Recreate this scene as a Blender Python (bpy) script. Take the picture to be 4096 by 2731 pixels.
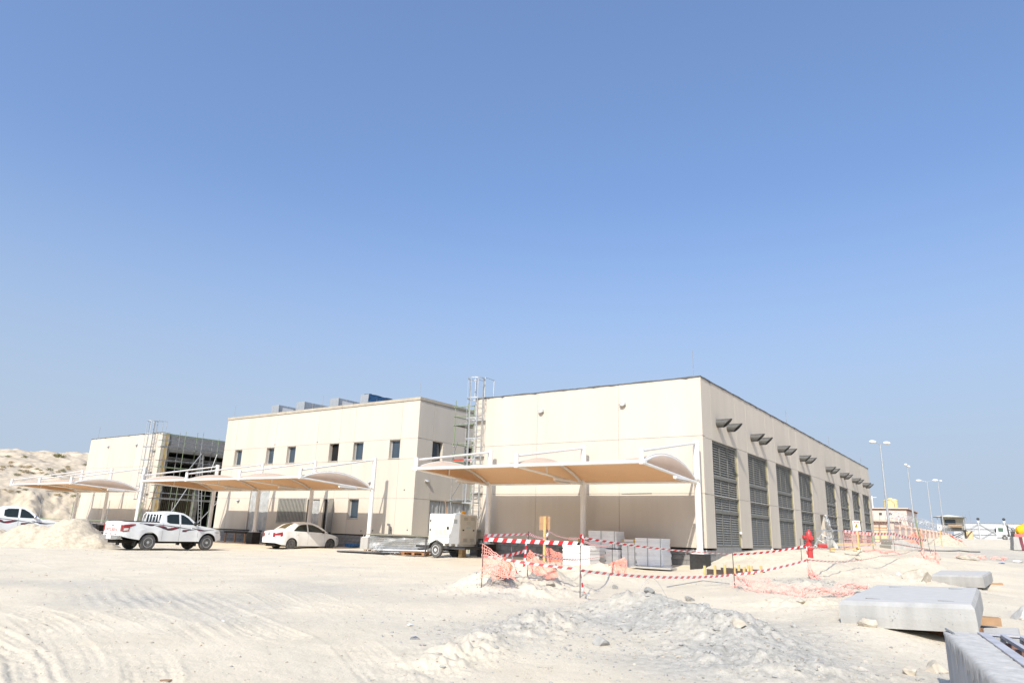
import bpy, bmesh, math, random
import numpy as np
from mathutils import Vector, Matrix
sc = bpy.context.scene
for o in list(bpy.data.objects): bpy.data.objects.remove(o)
C = sc.collection
R_ = math.radians
rnd = random.Random(7)

# ---------------------------------------------------------------- camera
# world: X runs along the building fronts, Y along the long side of the hall, Z up, metres
cam_d = bpy.data.cameras.new('camera'); cam = bpy.data.objects.new('camera', cam_d); C.objects.link(cam)
cam_d.sensor_width = 36.0; cam_d.lens = 2755.0/4096*36.0; cam_d.clip_end = 5000; cam_d.clip_start = 0.05
right = Vector((0.81961, 0.57200, 0.03236)); up = Vector((0.12664, -0.23596, 0.96348)); fwd = Vector((-0.55875, 0.78558, 0.26583))
cam.matrix_world = Matrix(((right.x, up.x, -fwd.x, 0), (right.y, up.y, -fwd.y, 0), (right.z, up.z, -fwd.z, 1.4), (0, 0, 0, 1)))
sc.camera = cam

# ---------------------------------------------------------------- sky, sun, exposure
L = Vector((-0.195, 0.75, -0.64)).normalized()          # the way the sunlight travels
S = -L
elev = math.asin(S.z); azim = math.atan2(S.x, S.y)
w = bpy.data.worlds.new('World'); sc.world = w; w.use_nodes = True
nt = w.node_tree; bg = nt.nodes['Background']
sky = nt.nodes.new('ShaderNodeTexSky'); sky.sky_type = 'NISHITA'; sky.sun_disc = False
sky.sun_elevation = elev; sky.sun_rotation = azim; sky.air_density = 1.0; sky.dust_density = 4.0; sky.ozone_density = 4.0; sky.altitude = 0
# dusty air: the clear sky pales evenly, all round, into haze towards the horizon
tcw = nt.nodes.new('ShaderNodeTexCoord'); sxyz = nt.nodes.new('ShaderNodeSeparateXYZ'); nt.links.new(tcw.outputs['Generated'], sxyz.inputs[0])
hz = nt.nodes.new('ShaderNodeMapRange'); hz.interpolation_type = 'SMOOTHSTEP'; hz.inputs[1].default_value = 0.0; hz.inputs[2].default_value = 0.48; hz.inputs[3].default_value = 1.0; hz.inputs[4].default_value = 0.0
nt.links.new(sxyz.outputs['Z'], hz.inputs[0])
hmix = nt.nodes.new('ShaderNodeMix'); hmix.data_type = 'RGBA'; hmix.inputs[7].default_value = (2.0, 2.42, 3.0, 1)
nt.links.new(hz.outputs[0], hmix.inputs[0]); gm = nt.nodes.new('ShaderNodeGamma'); gm.inputs[1].default_value = 0.75; nt.links.new(sky.outputs[0], gm.inputs[0])
tint = nt.nodes.new('ShaderNodeMix'); tint.data_type = 'RGBA'; tint.blend_type = 'MULTIPLY'; tint.inputs[0].default_value = 1.0; tint.inputs[7].default_value = (0.90, 1.05, 1.29, 1); nt.links.new(gm.outputs[0], tint.inputs[6])
nt.links.new(tint.outputs[2], hmix.inputs[6])
nt.links.new(hmix.outputs[2], bg.inputs[0]); bg.inputs[1].default_value = 0.118
sun_d = bpy.data.lights.new('sun', 'SUN'); sun_d.energy = 2.35; sun_d.angle = R_(0.53); sun_d.color = (1.0, 0.94, 0.835)
sun = bpy.data.objects.new('sun', sun_d); C.objects.link(sun); sun.rotation_euler = L.to_track_quat('-Z', 'Y').to_euler(); sun.location = (40, -60, 60)
vs = sc.view_settings; vs.view_transform = 'Standard'; vs.look = 'None'; vs.gamma = 1.0; vs.use_curve_mapping = False; vs.exposure = 1.08
sc.cycles.max_bounces = 7; sc.cycles.diffuse_bounces = 3; sc.cycles.transparent_max_bounces = 12

# ---------------------------------------------------------------- materials
MATS = {}
def mat(name, col, rough=0.8, metal=0.0, var=0.0, scale=3.0, bump=0.0, bscale=40.0, spec=0.3, detail=5, rndv=0.0, col2=None, transl=None, thin=None, streak=False):
    if name in MATS: return MATS[name]
    m = bpy.data.materials.new(name); m.use_nodes = True; t = m.node_tree; N = t.nodes; K = t.links
    b = N['Principled BSDF']; b.inputs['Roughness'].default_value = rough; b.inputs['Metallic'].default_value = metal
    b.inputs['Specular IOR Level'].default_value = spec
    b.inputs['Base Color'].default_value = (*col, 1)
    out = None
    if var > 0 or col2 or rndv > 0:
        tc = N.new('ShaderNodeTexCoord'); nz = N.new('ShaderNodeTexNoise'); nz.inputs['Scale'].default_value = scale; nz.inputs['Detail'].default_value = detail; nz.inputs['Roughness'].default_value = 0.62
        if streak:
            mp = N.new('ShaderNodeMapping'); mp.inputs['Scale'].default_value = (1, 1, 0.16); K.new(tc.outputs['Object'], mp.inputs[0]); K.new(mp.outputs[0], nz.inputs[0])
        else: K.new(tc.outputs['Object'], nz.inputs[0])
        rp = N.new('ShaderNodeValToRGB'); c2 = col2 or tuple(max(0, c*(1-var)) for c in col)
        rp.color_ramp.elements[0].position = 0.32; rp.color_ramp.elements[1].position = 0.68
        rp.color_ramp.elements[0].color = (*c2, 1); rp.color_ramp.elements[1].color = (*[min(1, c*(1+var*0.4)) for c in col], 1)
        K.new(nz.outputs[0], rp.inputs[0]); out = rp.outputs[0]
        if rndv > 0:
            oi = N.new('ShaderNodeObjectInfo'); mr = N.new('ShaderNodeMapRange'); mr.inputs[3].default_value = 1-rndv; mr.inputs[4].default_value = 1+rndv*0.6
            K.new(oi.outputs['Random'], mr.inputs[0]); hs = N.new('ShaderNodeHueSaturation'); K.new(mr.outputs[0], hs.inputs['Value']); K.new(out, hs.inputs['Color']); out = hs.outputs[0]
        K.new(out, b.inputs['Base Color'])
    if bump > 0:
        tc = N.new('ShaderNodeTexCoord'); n2 = N.new('ShaderNodeTexNoise'); n2.inputs['Scale'].default_value = bscale; n2.inputs['Detail'].default_value = 4
        bp = N.new('ShaderNodeBump'); bp.inputs['Strength'].default_value = bump; bp.inputs['Distance'].default_value = 0.02
        K.new(tc.outputs['Object'], n2.inputs[0]); K.new(n2.outputs[0], bp.inputs['Height']); K.new(bp.outputs[0], b.inputs['Normal'])
    if transl:
        tr = N.new('ShaderNodeBsdfTranslucent'); tr.inputs[0].default_value = (*transl[0], 1); mx = N.new('ShaderNodeMixShader'); mx.inputs[0].default_value = transl[1]
        K.new(b.outputs[0], mx.inputs[1]); K.new(tr.outputs[0], mx.inputs[2]); K.new(mx.outputs[0], N['Material Output'].inputs[0])
    if thin:
        tr = N.new('ShaderNodeBsdfTransparent'); mx = N.new('ShaderNodeMixShader'); mx.inputs[0].default_value = thin
        K.new(b.outputs[0], mx.inputs[1]); K.new(tr.outputs[0], mx.inputs[2]); K.new(mx.outputs[0], N['Material Output'].inputs[0])
    MATS[name] = m
    return m

CREAM = mat('cream_render', (0.60, 0.535, 0.445), 0.9, var=0.09, scale=0.7, bump=0.25, bscale=60, rndv=0.035, streak=True)
SEAL = mat('joint_sealant', (0.46, 0.44, 0.40), 0.8, var=0.15, scale=6)
KHAKI = mat('khaki_insulation', (0.34, 0.30, 0.17), 0.9, var=0.3, scale=5)
STONE = mat('coping_stone', (0.44, 0.39, 0.31), 0.85, var=0.15, scale=3, rndv=0.06)
BLOCK = mat('concrete_block', (0.27, 0.265, 0.255), 0.95, var=0.25, scale=6, bump=0.5, bscale=50, rndv=0.14)
MORTAR = mat('mortar', (0.20, 0.195, 0.185), 0.95, var=0.2, scale=8)
BITUM = mat('bitumen_paint', (0.035, 0.034, 0.033), 0.6, var=0.4, scale=6)
FLASH = mat('roof_flashing', (0.10, 0.10, 0.10), 0.6, var=0.3, scale=4)
LOUV = mat('louvre_metal', (0.34, 0.33, 0.295), 0.5, var=0.12, scale=4, spec=0.4)
LFRAME = mat('louvre_frame', (0.17, 0.165, 0.145), 0.6, var=0.15, scale=4)
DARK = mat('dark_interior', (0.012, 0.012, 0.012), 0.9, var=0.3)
SPOUT = mat('spout_metal', (0.10, 0.097, 0.09), 0.5, var=0.35, scale=9, spec=0.5, bump=0.15, bscale=20)
WHITE = mat('white_paint', (0.80, 0.79, 0.765), 0.45, var=0.05, scale=4)
POST = mat('white_post_paint', (0.80, 0.785, 0.75), 0.4, var=0.07, scale=2.5, spec=0.4)
FABOUT = mat('canopy_outer_skin', (0.76, 0.685, 0.585), 0.8, var=0.06, scale=2, transl=((0.80, 0.60, 0.40), 0.45))
FABRIC = mat('canopy_fabric', (0.74, 0.575, 0.405), 0.85, var=0.05, scale=2, transl=((0.80, 0.50, 0.27), 0.42))
GALV = mat('galvanised_steel', (0.50, 0.51, 0.51), 0.42, metal=0.55, var=0.15, scale=8)
SGREY = mat('scaffold_grey', (0.32, 0.325, 0.32), 0.5, metal=0.4, var=0.3, scale=8)
SGREEN = mat('scaffold_green', (0.16, 0.24, 0.10), 0.6, var=0.4, scale=9, col2=(0.25, 0.26, 0.21))
ALU = mat('aluminium', (0.62, 0.62, 0.62), 0.4, metal=0.5, var=0.1)
GLASS = mat('window_glass', (0.045, 0.065, 0.085), 0.06, spec=0.8, var=0.2, scale=1.2)
CARGLASS = mat('car_glass', (0.022, 0.03, 0.03), 0.06, spec=0.4, var=0.3, scale=1.5)
SEDGLASS = mat('sedan_glass', (0.035, 0.04, 0.032), 0.08, spec=0.28, var=0.3, scale=1.5)
CARWHITE = mat('car_white', (0.76, 0.765, 0.75), 0.28, var=0.07, scale=1.6, spec=0.5)
SEDWHITE = mat('sedan_white', (0.79, 0.775, 0.735), 0.3, var=0.07, scale=1.6, spec=0.5)
TYRE = mat('tyre_rubber', (0.055, 0.053, 0.05), 0.9, col2=(0.16, 0.155, 0.145), scale=5, bump=0.2)
RIM = mat('steel_rim', (0.46, 0.46, 0.45), 0.5, metal=0.15, var=0.25, scale=10)
RUSTRIM = mat('brown_rim', (0.06, 0.045, 0.038), 0.6, var=0.5, scale=12)
BLACK = mat('black_plastic', (0.018, 0.018, 0.018), 0.55, var=0.3, scale=5)
UNDER = mat('underbody', (0.035, 0.030, 0.024), 0.9, var=0.5, scale=6)
CHROME = mat('chrome', (0.55, 0.56, 0.58), 0.2, metal=0.9, var=0.08)
REDLENS = mat('red_lens', (0.30, 0.02, 0.02), 0.25, var=0.2, scale=10, spec=0.6)
CLEARLENS = mat('clear_lens', (0.62, 0.60, 0.56), 0.15, var=0.1, spec=0.6)
REDTXT = mat('red_print', (0.60, 0.05, 0.03), 0.6, var=0.05)
DECALGREY = mat('decal_charcoal', (0.055, 0.055, 0.065), 0.5, var=0.1)
DECALRED = mat('decal_maroon', (0.20, 0.02, 0.035), 0.5, var=0.1)
GENWHITE = mat('generator_enamel', (0.76, 0.735, 0.66), 0.45, var=0.08, scale=2.2)
GENLINE = mat('generator_seam', (0.34, 0.32, 0.27), 0.7, var=0.1)
PALLET = mat('pallet_wood', (0.48, 0.33, 0.18), 0.9, var=0.35, scale=6, rndv=0.12)
REDWOOD = mat('reddish_timber', (0.36, 0.19, 0.10), 0.9, var=0.35, scale=6, rndv=0.1)
TIMBER = mat('yellow_timber', (0.66, 0.44, 0.19), 0.85, var=0.25, scale=7, rndv=0.1)
PLY = mat('plywood', (0.40, 0.25, 0.145), 0.85, var=0.2, scale=5)
POLY = mat('polystyrene', (0.87, 0.87, 0.86), 0.95, var=0.06, scale=5, rndv=0.05)
REDT = mat('tape_red', (0.66, 0.035, 0.04), 0.45, var=0.12, scale=5, transl=((0.7, 0.06, 0.06), 0.15))
WHT = mat('tape_white', (0.80, 0.79, 0.78), 0.45, var=0.05, transl=((0.8, 0.78, 0.76), 0.15))
NET = mat('orange_net', (0.82, 0.20, 0.12), 0.7, var=0.3, scale=3, col2=(0.84, 0.40, 0.32))
NETF = mat('faded_net', (0.80, 0.31, 0.25), 0.8, var=0.2, scale=4, col2=(0.80, 0.44, 0.37))
HYD = mat('hydrant_red', (0.52, 0.05, 0.05), 0.38, var=0.15, scale=9, spec=0.5)
CONC = mat('precast_concrete', (0.43, 0.42, 0.395), 0.9, var=0.16, scale=3.0, bump=0.3, bscale=30, streak=True)
CONC2 = mat('rough_concrete', (0.50, 0.485, 0.45), 0.95, var=0.2, scale=9, bump=0.35, bscale=26)
DUSTED = mat('dusty_concrete', (0.50, 0.485, 0.455), 0.95, var=0.08, scale=5, bump=0.3, bscale=30)
REDF = mat('tape_red_faded', (0.68, 0.16, 0.17), 0.5, var=0.15, scale=5, transl=((0.75, 0.2, 0.2), 0.3))
ROCK = mat('limestone_rock', (0.55, 0.49, 0.395), 0.95, var=0.3, scale=5, bump=0.8, bscale=14, rndv=0.1)
GROCK = mat('grey_clod', (0.36, 0.35, 0.325), 0.95, var=0.25, scale=8, bump=0.8, bscale=18, rndv=0.12)
PINK = mat('pink_render', (0.62, 0.45, 0.36), 0.9, var=0.08, scale=2)
ORANGE = mat('orange_panel', (0.74, 0.50, 0.30), 0.9, var=0.08, scale=2)
TANK = mat('tank_cream', (0.72, 0.60, 0.30), 0.6, var=0.08)
CABIN = mat('cabin_siding', (0.44, 0.42, 0.35), 0.7, var=0.15, scale=3)
BROWN = mat('brown_trim', (0.17, 0.10, 0.075), 0.8, var=0.2)
STEELDK = mat('dark_steel', (0.07, 0.068, 0.065), 0.6, var=0.3)
YELLOW = mat('drum_yellow', (0.80, 0.46, 0.02), 0.5, var=0.1, scale=2)
REBAR = mat('rebar', (0.10, 0.085, 0.075), 0.8, var=0.4, scale=20)
FILM = mat('plastic_film', (0.50, 0.51, 0.50), 0.3, var=0.2, scale=5, spec=0.4, thin=0.62)
SHEET = mat('plastic_sheet', (0.50, 0.51, 0.50), 0.35, var=0.25, scale=3, spec=0.5, thin=0.15)
BLUE = mat('blue_tarp', (0.045, 0.13, 0.27), 0.5, var=0.35, scale=6)
GREENLEAF = mat('shrub_green', (0.17, 0.17, 0.055), 0.9, var=0.4, scale=3, rndv=0.25)
DRYLEAF = mat('shrub_dry', (0.40, 0.31, 0.16), 0.9, var=0.35, scale=3, rndv=0.2)
TWIG = mat('twig', (0.20, 0.15, 0.10), 0.95, var=0.3)
CYAN = mat('cyan_print', (0.25, 0.50, 0.56), 0.6, var=0.1)
GREYTXT = mat('grey_print', (0.42, 0.41, 0.37), 0.6, var=0.1)
BLKTXT = mat('black_print', (0.03, 0.03, 0.03), 0.6, var=0.1)
SIGNYEL = mat('sign_yellow', (0.80, 0.58, 0.02), 0.5, var=0.05)
ORLAMP = mat('amber_beacon', (0.85, 0.36, 0.01), 0.3, var=0.1)
PVC = mat('grey_pipe', (0.13, 0.133, 0.137), 0.5, var=0.15)
GRATE = mat('grating_paint', (0.52, 0.51, 0.52), 0.5, metal=0.2, var=0.2)
RUST = mat('rust_primer', (0.26, 0.15, 0.12), 0.8, var=0.3, scale=8)
RIBBED = mat('ribbed_brown', (0.10, 0.085, 0.055), 0.7, var=0.2)

# ---------------------------------------------------------------- mesh builder
class MB:
    def __init__(s): s.v = []; s.f = []; s.mi = []; s.cur = 0
    def add(s, vs_, fs):
        n = len(s.v); s.v.extend([tuple(p) for p in vs_])
        for f in fs: s.f.append(tuple(i+n for i in f)); s.mi.append(s.cur)
        return s
    def box(s, x0, x1, y0, y1, z0, z1):
        return s.add([(x0,y0,z0),(x1,y0,z0),(x1,y1,z0),(x0,y1,z0),(x0,y0,z1),(x1,y0,z1),(x1,y1,z1),(x0,y1,z1)],
                     [(3,2,1,0),(4,5,6,7),(0,1,5,4),(1,2,6,5),(2,3,7,6),(3,0,4,7)])
    def obox(s, M, sx, sy, sz):      # oriented box, centre at M origin
        vs_ = [M @ Vector((a*sx/2, b*sy/2, c*sz/2)) for c in (-1,1) for a,b in ((-1,-1),(1,-1),(1,1),(-1,1))]
        return s.add(vs_, [(3,2,1,0),(4,5,6,7),(0,1,5,4),(1,2,6,5),(2,3,7,6),(3,0,4,7)])
    def bar(s, p, q, wd, ht=None, upv=(0,0,1)):      # rectangular bar from p to q
        p = Vector(p); q = Vector(q); d = q-p; ln = d.length
        if ln < 1e-6: return s
        d.normalize(); u = Vector(upv)
        if abs(d.dot(u)) > 0.98: u = Vector((1,0,0))
        x = d.cross(u).normalized(); z = x.cross(d)
        M = Matrix(((x.x,d.x,z.x,(p.x+q.x)/2),(x.y,d.y,z.y,(p.y+q.y)/2),(x.z,d.z,z.z,(p.z+q.z)/2),(0,0,0,1)))
        return s.obox(M, wd, ln, ht or wd)
    def tube(s, pts, r, n=8, cap=True):
        pts = [Vector(p) for p in pts]; rs = r if isinstance(r, (list, tuple)) else [r]*len(pts); rings = []
        d0 = (pts[1]-pts[0]).normalized(); u = Vector((0,0,1)) if abs(d0.z) < 0.9 else Vector((1,0,0))
        x = d0.cross(u).normalized()
        for i, p in enumerate(pts):
            d = (pts[min(i+1,len(pts)-1)]-pts[max(i-1,0)]).normalized()
            x = (x-d*x.dot(d)).normalized(); y = d.cross(x)
            rings.append([p+(x*math.cos(2*math.pi*k/n)+y*math.sin(2*math.pi*k/n))*rs[i] for k in range(n)])
        vs_ = [v for rg in rings for v in rg]; fs = []
        for i in range(len(pts)-1):
            for k in range(n): fs.append((i*n+k, i*n+(k+1)%n, (i+1)*n+(k+1)%n, (i+1)*n+k))
        if cap: fs.append(tuple(reversed(range(n)))); fs.append(tuple((len(pts)-1)*n+k for k in range(n)))
        return s.add(vs_, fs)
    def lathe(s, prof, M=Matrix(), n=20):       # prof: (r, h) along local z
        vs_ = []; fs = []
        for r, h in prof:
            for k in range(n): vs_.append(M @ Vector((r*math.cos(2*math.pi*k/n), r*math.sin(2*math.pi*k/n), h)))
        for i in range(len(prof)-1):
            for k in range(n): fs.append((i*n+k, i*n+(k+1)%n, (i+1)*n+(k+1)%n, (i+1)*n+k))
        fs.append(tuple(reversed(range(n)))); fs.append(tuple((len(prof)-1)*n+k for k in range(n)))
        return s.add(vs_, fs)
    def grid(s, P):          # P[i][j] points
        n, m = len(P), len(P[0]); vs_ = [p for row in P for p in row]
        return s.add(vs_, [(i*m+j, (i+1)*m+j, (i+1)*m+j+1, i*m+j+1) for i in range(n-1) for j in range(m-1)])
    def sphere(s, c, r, n=12, m=8, sc_=(1,1,1), M=None):
        c = Vector(c); P = []
        for i in range(m+1):
            th = math.pi*i/m
            row = []
            for j in range(n+1):
                q = Vector((r*sc_[0]*math.sin(th)*math.cos(2*math.pi*j/n), r*sc_[1]*math.sin(th)*math.sin(2*math.pi*j/n), r*sc_[2]*math.cos(th)))
                if M: q = M @ q
                row.append(c+q)
            P.append(row)
        return s.grid(P)
    def mesh(s, name, mats, smooth=False):
        me = bpy.data.meshes.new(name); me.from_pydata([tuple(v) for v in s.v], [], s.f)
        mats = mats if isinstance(mats, (list, tuple)) else [mats]
        for m in mats: me.materials.append(m)
        if len(mats) > 1: me.polygons.foreach_set('material_index', s.mi)
        if smooth:
            me.polygons.foreach_set('use_smooth', [True]*len(me.polygons))
            if smooth is not True: me.set_sharp_from_angle(angle=R_(smooth))
        me.update(); return me
    def build(s, name, mats, parent=None, smooth=False, solid=0):
        if parent is not None:                 # world coordinates -> the parent's own space
            Mi = WM(parent).inverted(); s.v = [tuple(Mi @ Vector(p)) for p in s.v]
        o = bpy.data.objects.new(name, s.mesh(name, mats, smooth)); C.objects.link(o); o.parent = parent
        if solid:
            md = o.modifiers.new('thickness', 'SOLIDIFY'); md.thickness = solid; md.offset = 0
        return o
def WM(o):
    M = Matrix()
    while o is not None:
        M = Matrix.LocRotScale(o.location, o.rotation_euler, o.scale) @ M; o = o.parent
    return M
def tag(o, label=None, cat=None, group=None, kind=None):
    if label: o['label'] = label
    if cat: o['category'] = cat
    if group: o['group'] = group
    if kind: o['kind'] = kind
    return o
def thing(name, label, cat, loc=(0,0,0), rz=0.0, group=None):
    o = bpy.data.objects.new(name, None); C.objects.link(o); o.location = loc; o.rotation_euler = (0, 0, rz); o.empty_display_size = 0.3
    return tag(o, label, cat, group)
def rebase(o, base):        # put a one-mesh thing's origin at its base
    b = Vector(base); o.data.transform(Matrix.Translation(-b)); o.location = b; return o
def inst(me, name, loc, parent=None, rot=(0,0,0), scale=(1,1,1)):
    o = bpy.data.objects.new(name, me); C.objects.link(o); o.parent = parent; o.location = loc; o.rotation_euler = rot; o.scale = scale; return o
def copy_tree(o, parent=None):
    c = o.copy(); C.objects.link(c); c.parent = parent
    for ch in list(o.children): copy_tree(ch, c)
    return c
def text_mesh(body, size, M, name, material, parent, depth=0.002):
    cu = bpy.data.curves.new(name, 'FONT'); cu.body = body; cu.size = size; cu.align_x = 'CENTER'; cu.align_y = 'CENTER'; cu.extrude = depth
    t = bpy.data.objects.new(name, cu); C.objects.link(t)
    me = bpy.data.meshes.new_from_object(t.evaluated_get(bpy.context.evaluated_depsgraph_get()))
    bpy.data.objects.remove(t); me.materials.clear(); me.materials.append(material)
    me.transform(WM(parent).inverted() @ M if parent else M)
    o = bpy.data.objects.new(name, me); C.objects.link(o); o.parent = parent; return o
def frame_matrix(origin, xd, zd):      # x along xd, z (facing) along zd
    x = Vector(xd).normalized(); z = Vector(zd).normalized(); y = z.cross(x).normalized(); x = y.cross(z)
    o = Vector(origin)
    return Matrix(((x.x,y.x,z.x,o.x),(x.y,y.y,z.y,o.y),(x.z,y.z,z.z,o.z),(0,0,0,1)))
# ================================================================ the ground
def vnoise(x, y, seed):
    xi = np.floor(x).astype(np.int64); yi = np.floor(y).astype(np.int64); fx = x-xi; fy = y-yi
    fx = fx*fx*(3-2*fx); fy = fy*fy*(3-2*fy)
    def h(a, b):
        n = (a*374761393+b*668265263+seed*974634777) & 0x7fffffff
        n = ((n ^ (n >> 13))*1274126177) & 0x7fffffff
        return ((n ^ (n >> 16)) & 0xffff)/65535.0
    return (h(xi,yi)*(1-fx)+h(xi+1,yi)*fx)*(1-fy)+(h(xi,yi+1)*(1-fx)+h(xi+1,yi+1)*fx)*fy
def fbm(x, y, seed, oct=4, g=0.5):
    a = 1.0; t = 0; n = 0
    for i in range(oct): t = t+a*(vnoise(x*2**i, y*2**i, seed+i)-0.5); n += a; a *= g
    return t/n
CP = np.array([(0,0,-.2),(0,4,-.16),(-3,4,-.15),(-6,4,-.12),(-10,4,-.1),(-15,6,-.05),(-17,9,-.03),(-10,8,-.03),(-6,7,-.05),(-14,14,.03),(-20,14,0),
 (-33,19,0),(-33.5,26,.05),(-40,17,0),(-45,29,.12),(-60,25,.1),(-80,30,.5),(-29,29,.2),(-21.7,25.5,.15),(-21,20,.12),(-15,24,.22),(-12,25.5,.25),(-10,26,.25),
 (-8,23.2,.33),(-7.8,17.8,.12),(-6,18.6,.2),(-4.6,20.6,.45),(-4.3,16,.25),(-3.4,13.2,.08),(-2.75,13.7,.26),(-2.0,12.45,.16),(-1.3,12.2,.04),(-1.4,11.4,-.06),(-.5,14,-.1),(0,10,-.12),(3,12,-.1),
 (-5.9,26.6,.85),(-9,30,.9),(-7.5,36,.95),(-5.5,34.3,1.1),(-8.5,45,1.0),(-8.5,60,1.15),(-2.3,24,.3),(-3,36,.5),(-2,45,.75),(0,40,.35),(0,25,.02),(-1.6,30,.0),(-4.5,57,1.0),
 (-.5,46,.6),(0,60,.95),(.3,66,1.3),(-3,78,1.35),(-8,80,1.55),(-3,100,2.1),(-10,115,2.5),(-7,155,2.8),(-1,182,3.1),(10,180,3.2),(0,215,3.3),(20,100,2),(20,40,.4),(10,20,0),
 (0,600,3),(-300,500,2),(-600,100,1),(300,300,2),(400,0,0),(0,-300,0),(-300,-200,0),(-150,20,1.0)], float)
_D = np.hypot(CP[:,0][:,None]-CP[:,0][None], CP[:,1][:,None]-CP[:,1][None]); _n = len(CP)
_A = np.zeros((_n+1,_n+1)); _A[:_n,:_n] = -_D-np.eye(_n)*0.15; _A[:_n,_n] = 1; _A[_n,:_n] = 1
_W = np.linalg.solve(_A, np.append(CP[:,2], 0))
BUMPS = [(-9.9,15.5,.75,.7,.55,0),(-10.8,15.0,.7,.65,.33,0),(-10.6,14.2,.7,.6,.2,0),(-10.1,13.7,.9,.8,.34,0),(-9.0,14.6,.8,.7,.26,0),(-8.9,13.3,.7,.6,.16,0),(-5.6,12.4,1.1,.6,.34,.3),(-4.4,11.4,.9,.8,.34,0),(-3.4,10.6,.9,.7,.30,0),(-2.6,9.3,1.0,.7,.14,0),
 (-6.3,10.0,.5,1.6,.10,.2),(-4.2,19.2,.9,.8,.16,0),(-5.8,7.4,.35,1.3,.07,.35),(-3.4,14.9,.8,.6,.12,0),(-2.7,24.2,1.0,1.2,.15,0),(-6.9,31,1.2,2,.12,0),(-3.2,35.4,.9,1.5,.3,0),
 (-8.2,28.6,1.0,.7,.12,0),(-11.6,22.0,.8,.6,.3,0),(-13.2,21.5,.9,.6,.25,0),(-10.3,19.0,1.2,1.0,.2,0)]
def base_z(x, y):
    x = np.asarray(x, float); y = np.asarray(y, float); z = np.full(x.shape, _W[_n])
    for i in range(_n): z = z-_W[i]*np.hypot(x-CP[i,0], y-CP[i,1])
    for bx, by, sx, sy, h, ro in BUMPS:
        dx = (x-bx)*math.cos(ro)+(y-by)*math.sin(ro); dy = -(x-bx)*math.sin(ro)+(y-by)*math.cos(ro)
        z = z+h*np.exp(-(dx/sx)**2-(dy/sy)**2)
    return z
def heapmask(x, y):
    m = np.zeros(np.shape(x))
    for bx, by, sx, sy, h, ro in BUMPS:
        dx = (x-bx)*math.cos(ro)+(y-by)*math.sin(ro); dy = -(x-bx)*math.sin(ro)+(y-by)*math.cos(ro)
        m = np.maximum(m, np.exp(-(dx/sx/1.25)**2-(dy/sy/1.25)**2))
    bank = np.exp(-((x+6)/4.5)**2-((y-27)/6.0)**2)
    return np.clip(m+0.6*bank, 0, 1)
RUTS = [([(-19,5.3),(-14.56,5.39),(-12.77,5.13),(-10.97,4.73),(-9.5,4.29),(-8.4,3.9),(-7.31,3.45),(-6,2.8)],.3),
 ([(-13.5,5.3),(-11.4,5.15),(-9.98,4.84),(-8.66,4.44),(-7.69,4.05),(-7.02,3.73),(-5.5,2.9)],.3),
 ([(-12.6,5.7),(-10.67,5.36),(-9.14,4.89),(-7.97,4.49),(-7.12,4.1),(-6.5,3.7),(-5,2.6)],.26),
 ([(-12,6.3),(-9.7,5.93),(-8.48,5.6),(-7.37,5.12),(-6.18,4.55),(-5,3.9)],.3),
 ([(-13,3.9),(-9.58,3.64),(-8.67,3.47),(-7.64,3.12),(-6,2.4)],.22), ([(-14,4.4),(-10.25,3.95),(-9.15,3.75),(-7.56,3.25),(-6,2.6)],.22),
 ([(-13,9.6),(-10.76,8.53),(-8.65,7.43),(-7.1,6.68),(-5,5.4)],.3), ([(-12.2,10.1),(-9.9,9.0),(-7.9,7.9),(-6.2,6.9)],.3),
 ([(-30,10.5),(-24,9.6),(-18,8.7),(-13,8.0),(-8,6.4)],.32), ([(-30,12.3),(-24,11.4),(-18,10.4),(-13,9.5),(-9,8.5)],.3),
 ([(-34,14.5),(-26,13.5),(-20,12.4),(-15,12.6)],.3), ([(-34,16.2),(-26,15.1),(-20,14.1),(-14,14.4)],.3)]
def rut_z(x, y):
    z = np.zeros(x.shape)
    for pts, hw in RUTS:
        P = []; s = 0
        for (ax, ay), (bx, by) in zip(pts, pts[1:]):
            ln = math.hypot(bx-ax, by-ay); n = max(2, int(ln/.08))
            for k in range(n): P.append((ax+(bx-ax)*k/n, ay+(by-ay)*k/n, s+ln*k/n))
            s += ln
        P = np.array(P); lo = P.min(0)-.8; hi = P.max(0)+.8
        idx = np.where((x > lo[0]) & (x < hi[0]) & (y > lo[1]) & (y < hi[1]))[0]
        if len(idx) == 0: continue
        for ch in np.array_split(idx, max(1, len(idx)//15000)):
            d2 = (x[ch][:,None]-P[:,0])**2+(y[ch][:,None]-P[:,1])**2; j = d2.argmin(1); d = np.sqrt(d2[np.arange(len(ch)), j]); s_ = P[j,2]
            fade = np.clip(fbm(s_*.5, s_*0+hw*50, 31, 2)*3+.75, .15, 1)
            prof = np.where(d < hw, -.026*(1-(d/hw)**6), 0)+.02*np.exp(-((d-hw-.03)/.035)**2)
            lug = np.where(d < hw*.9, .010*np.sign(np.sin(s_*2*math.pi/.14+d*16)), 0)+np.where(d < hw, .007*np.cos(d*2*math.pi/.11), 0)
            z[ch] += (prof+lug)*fade
    return z
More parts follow.
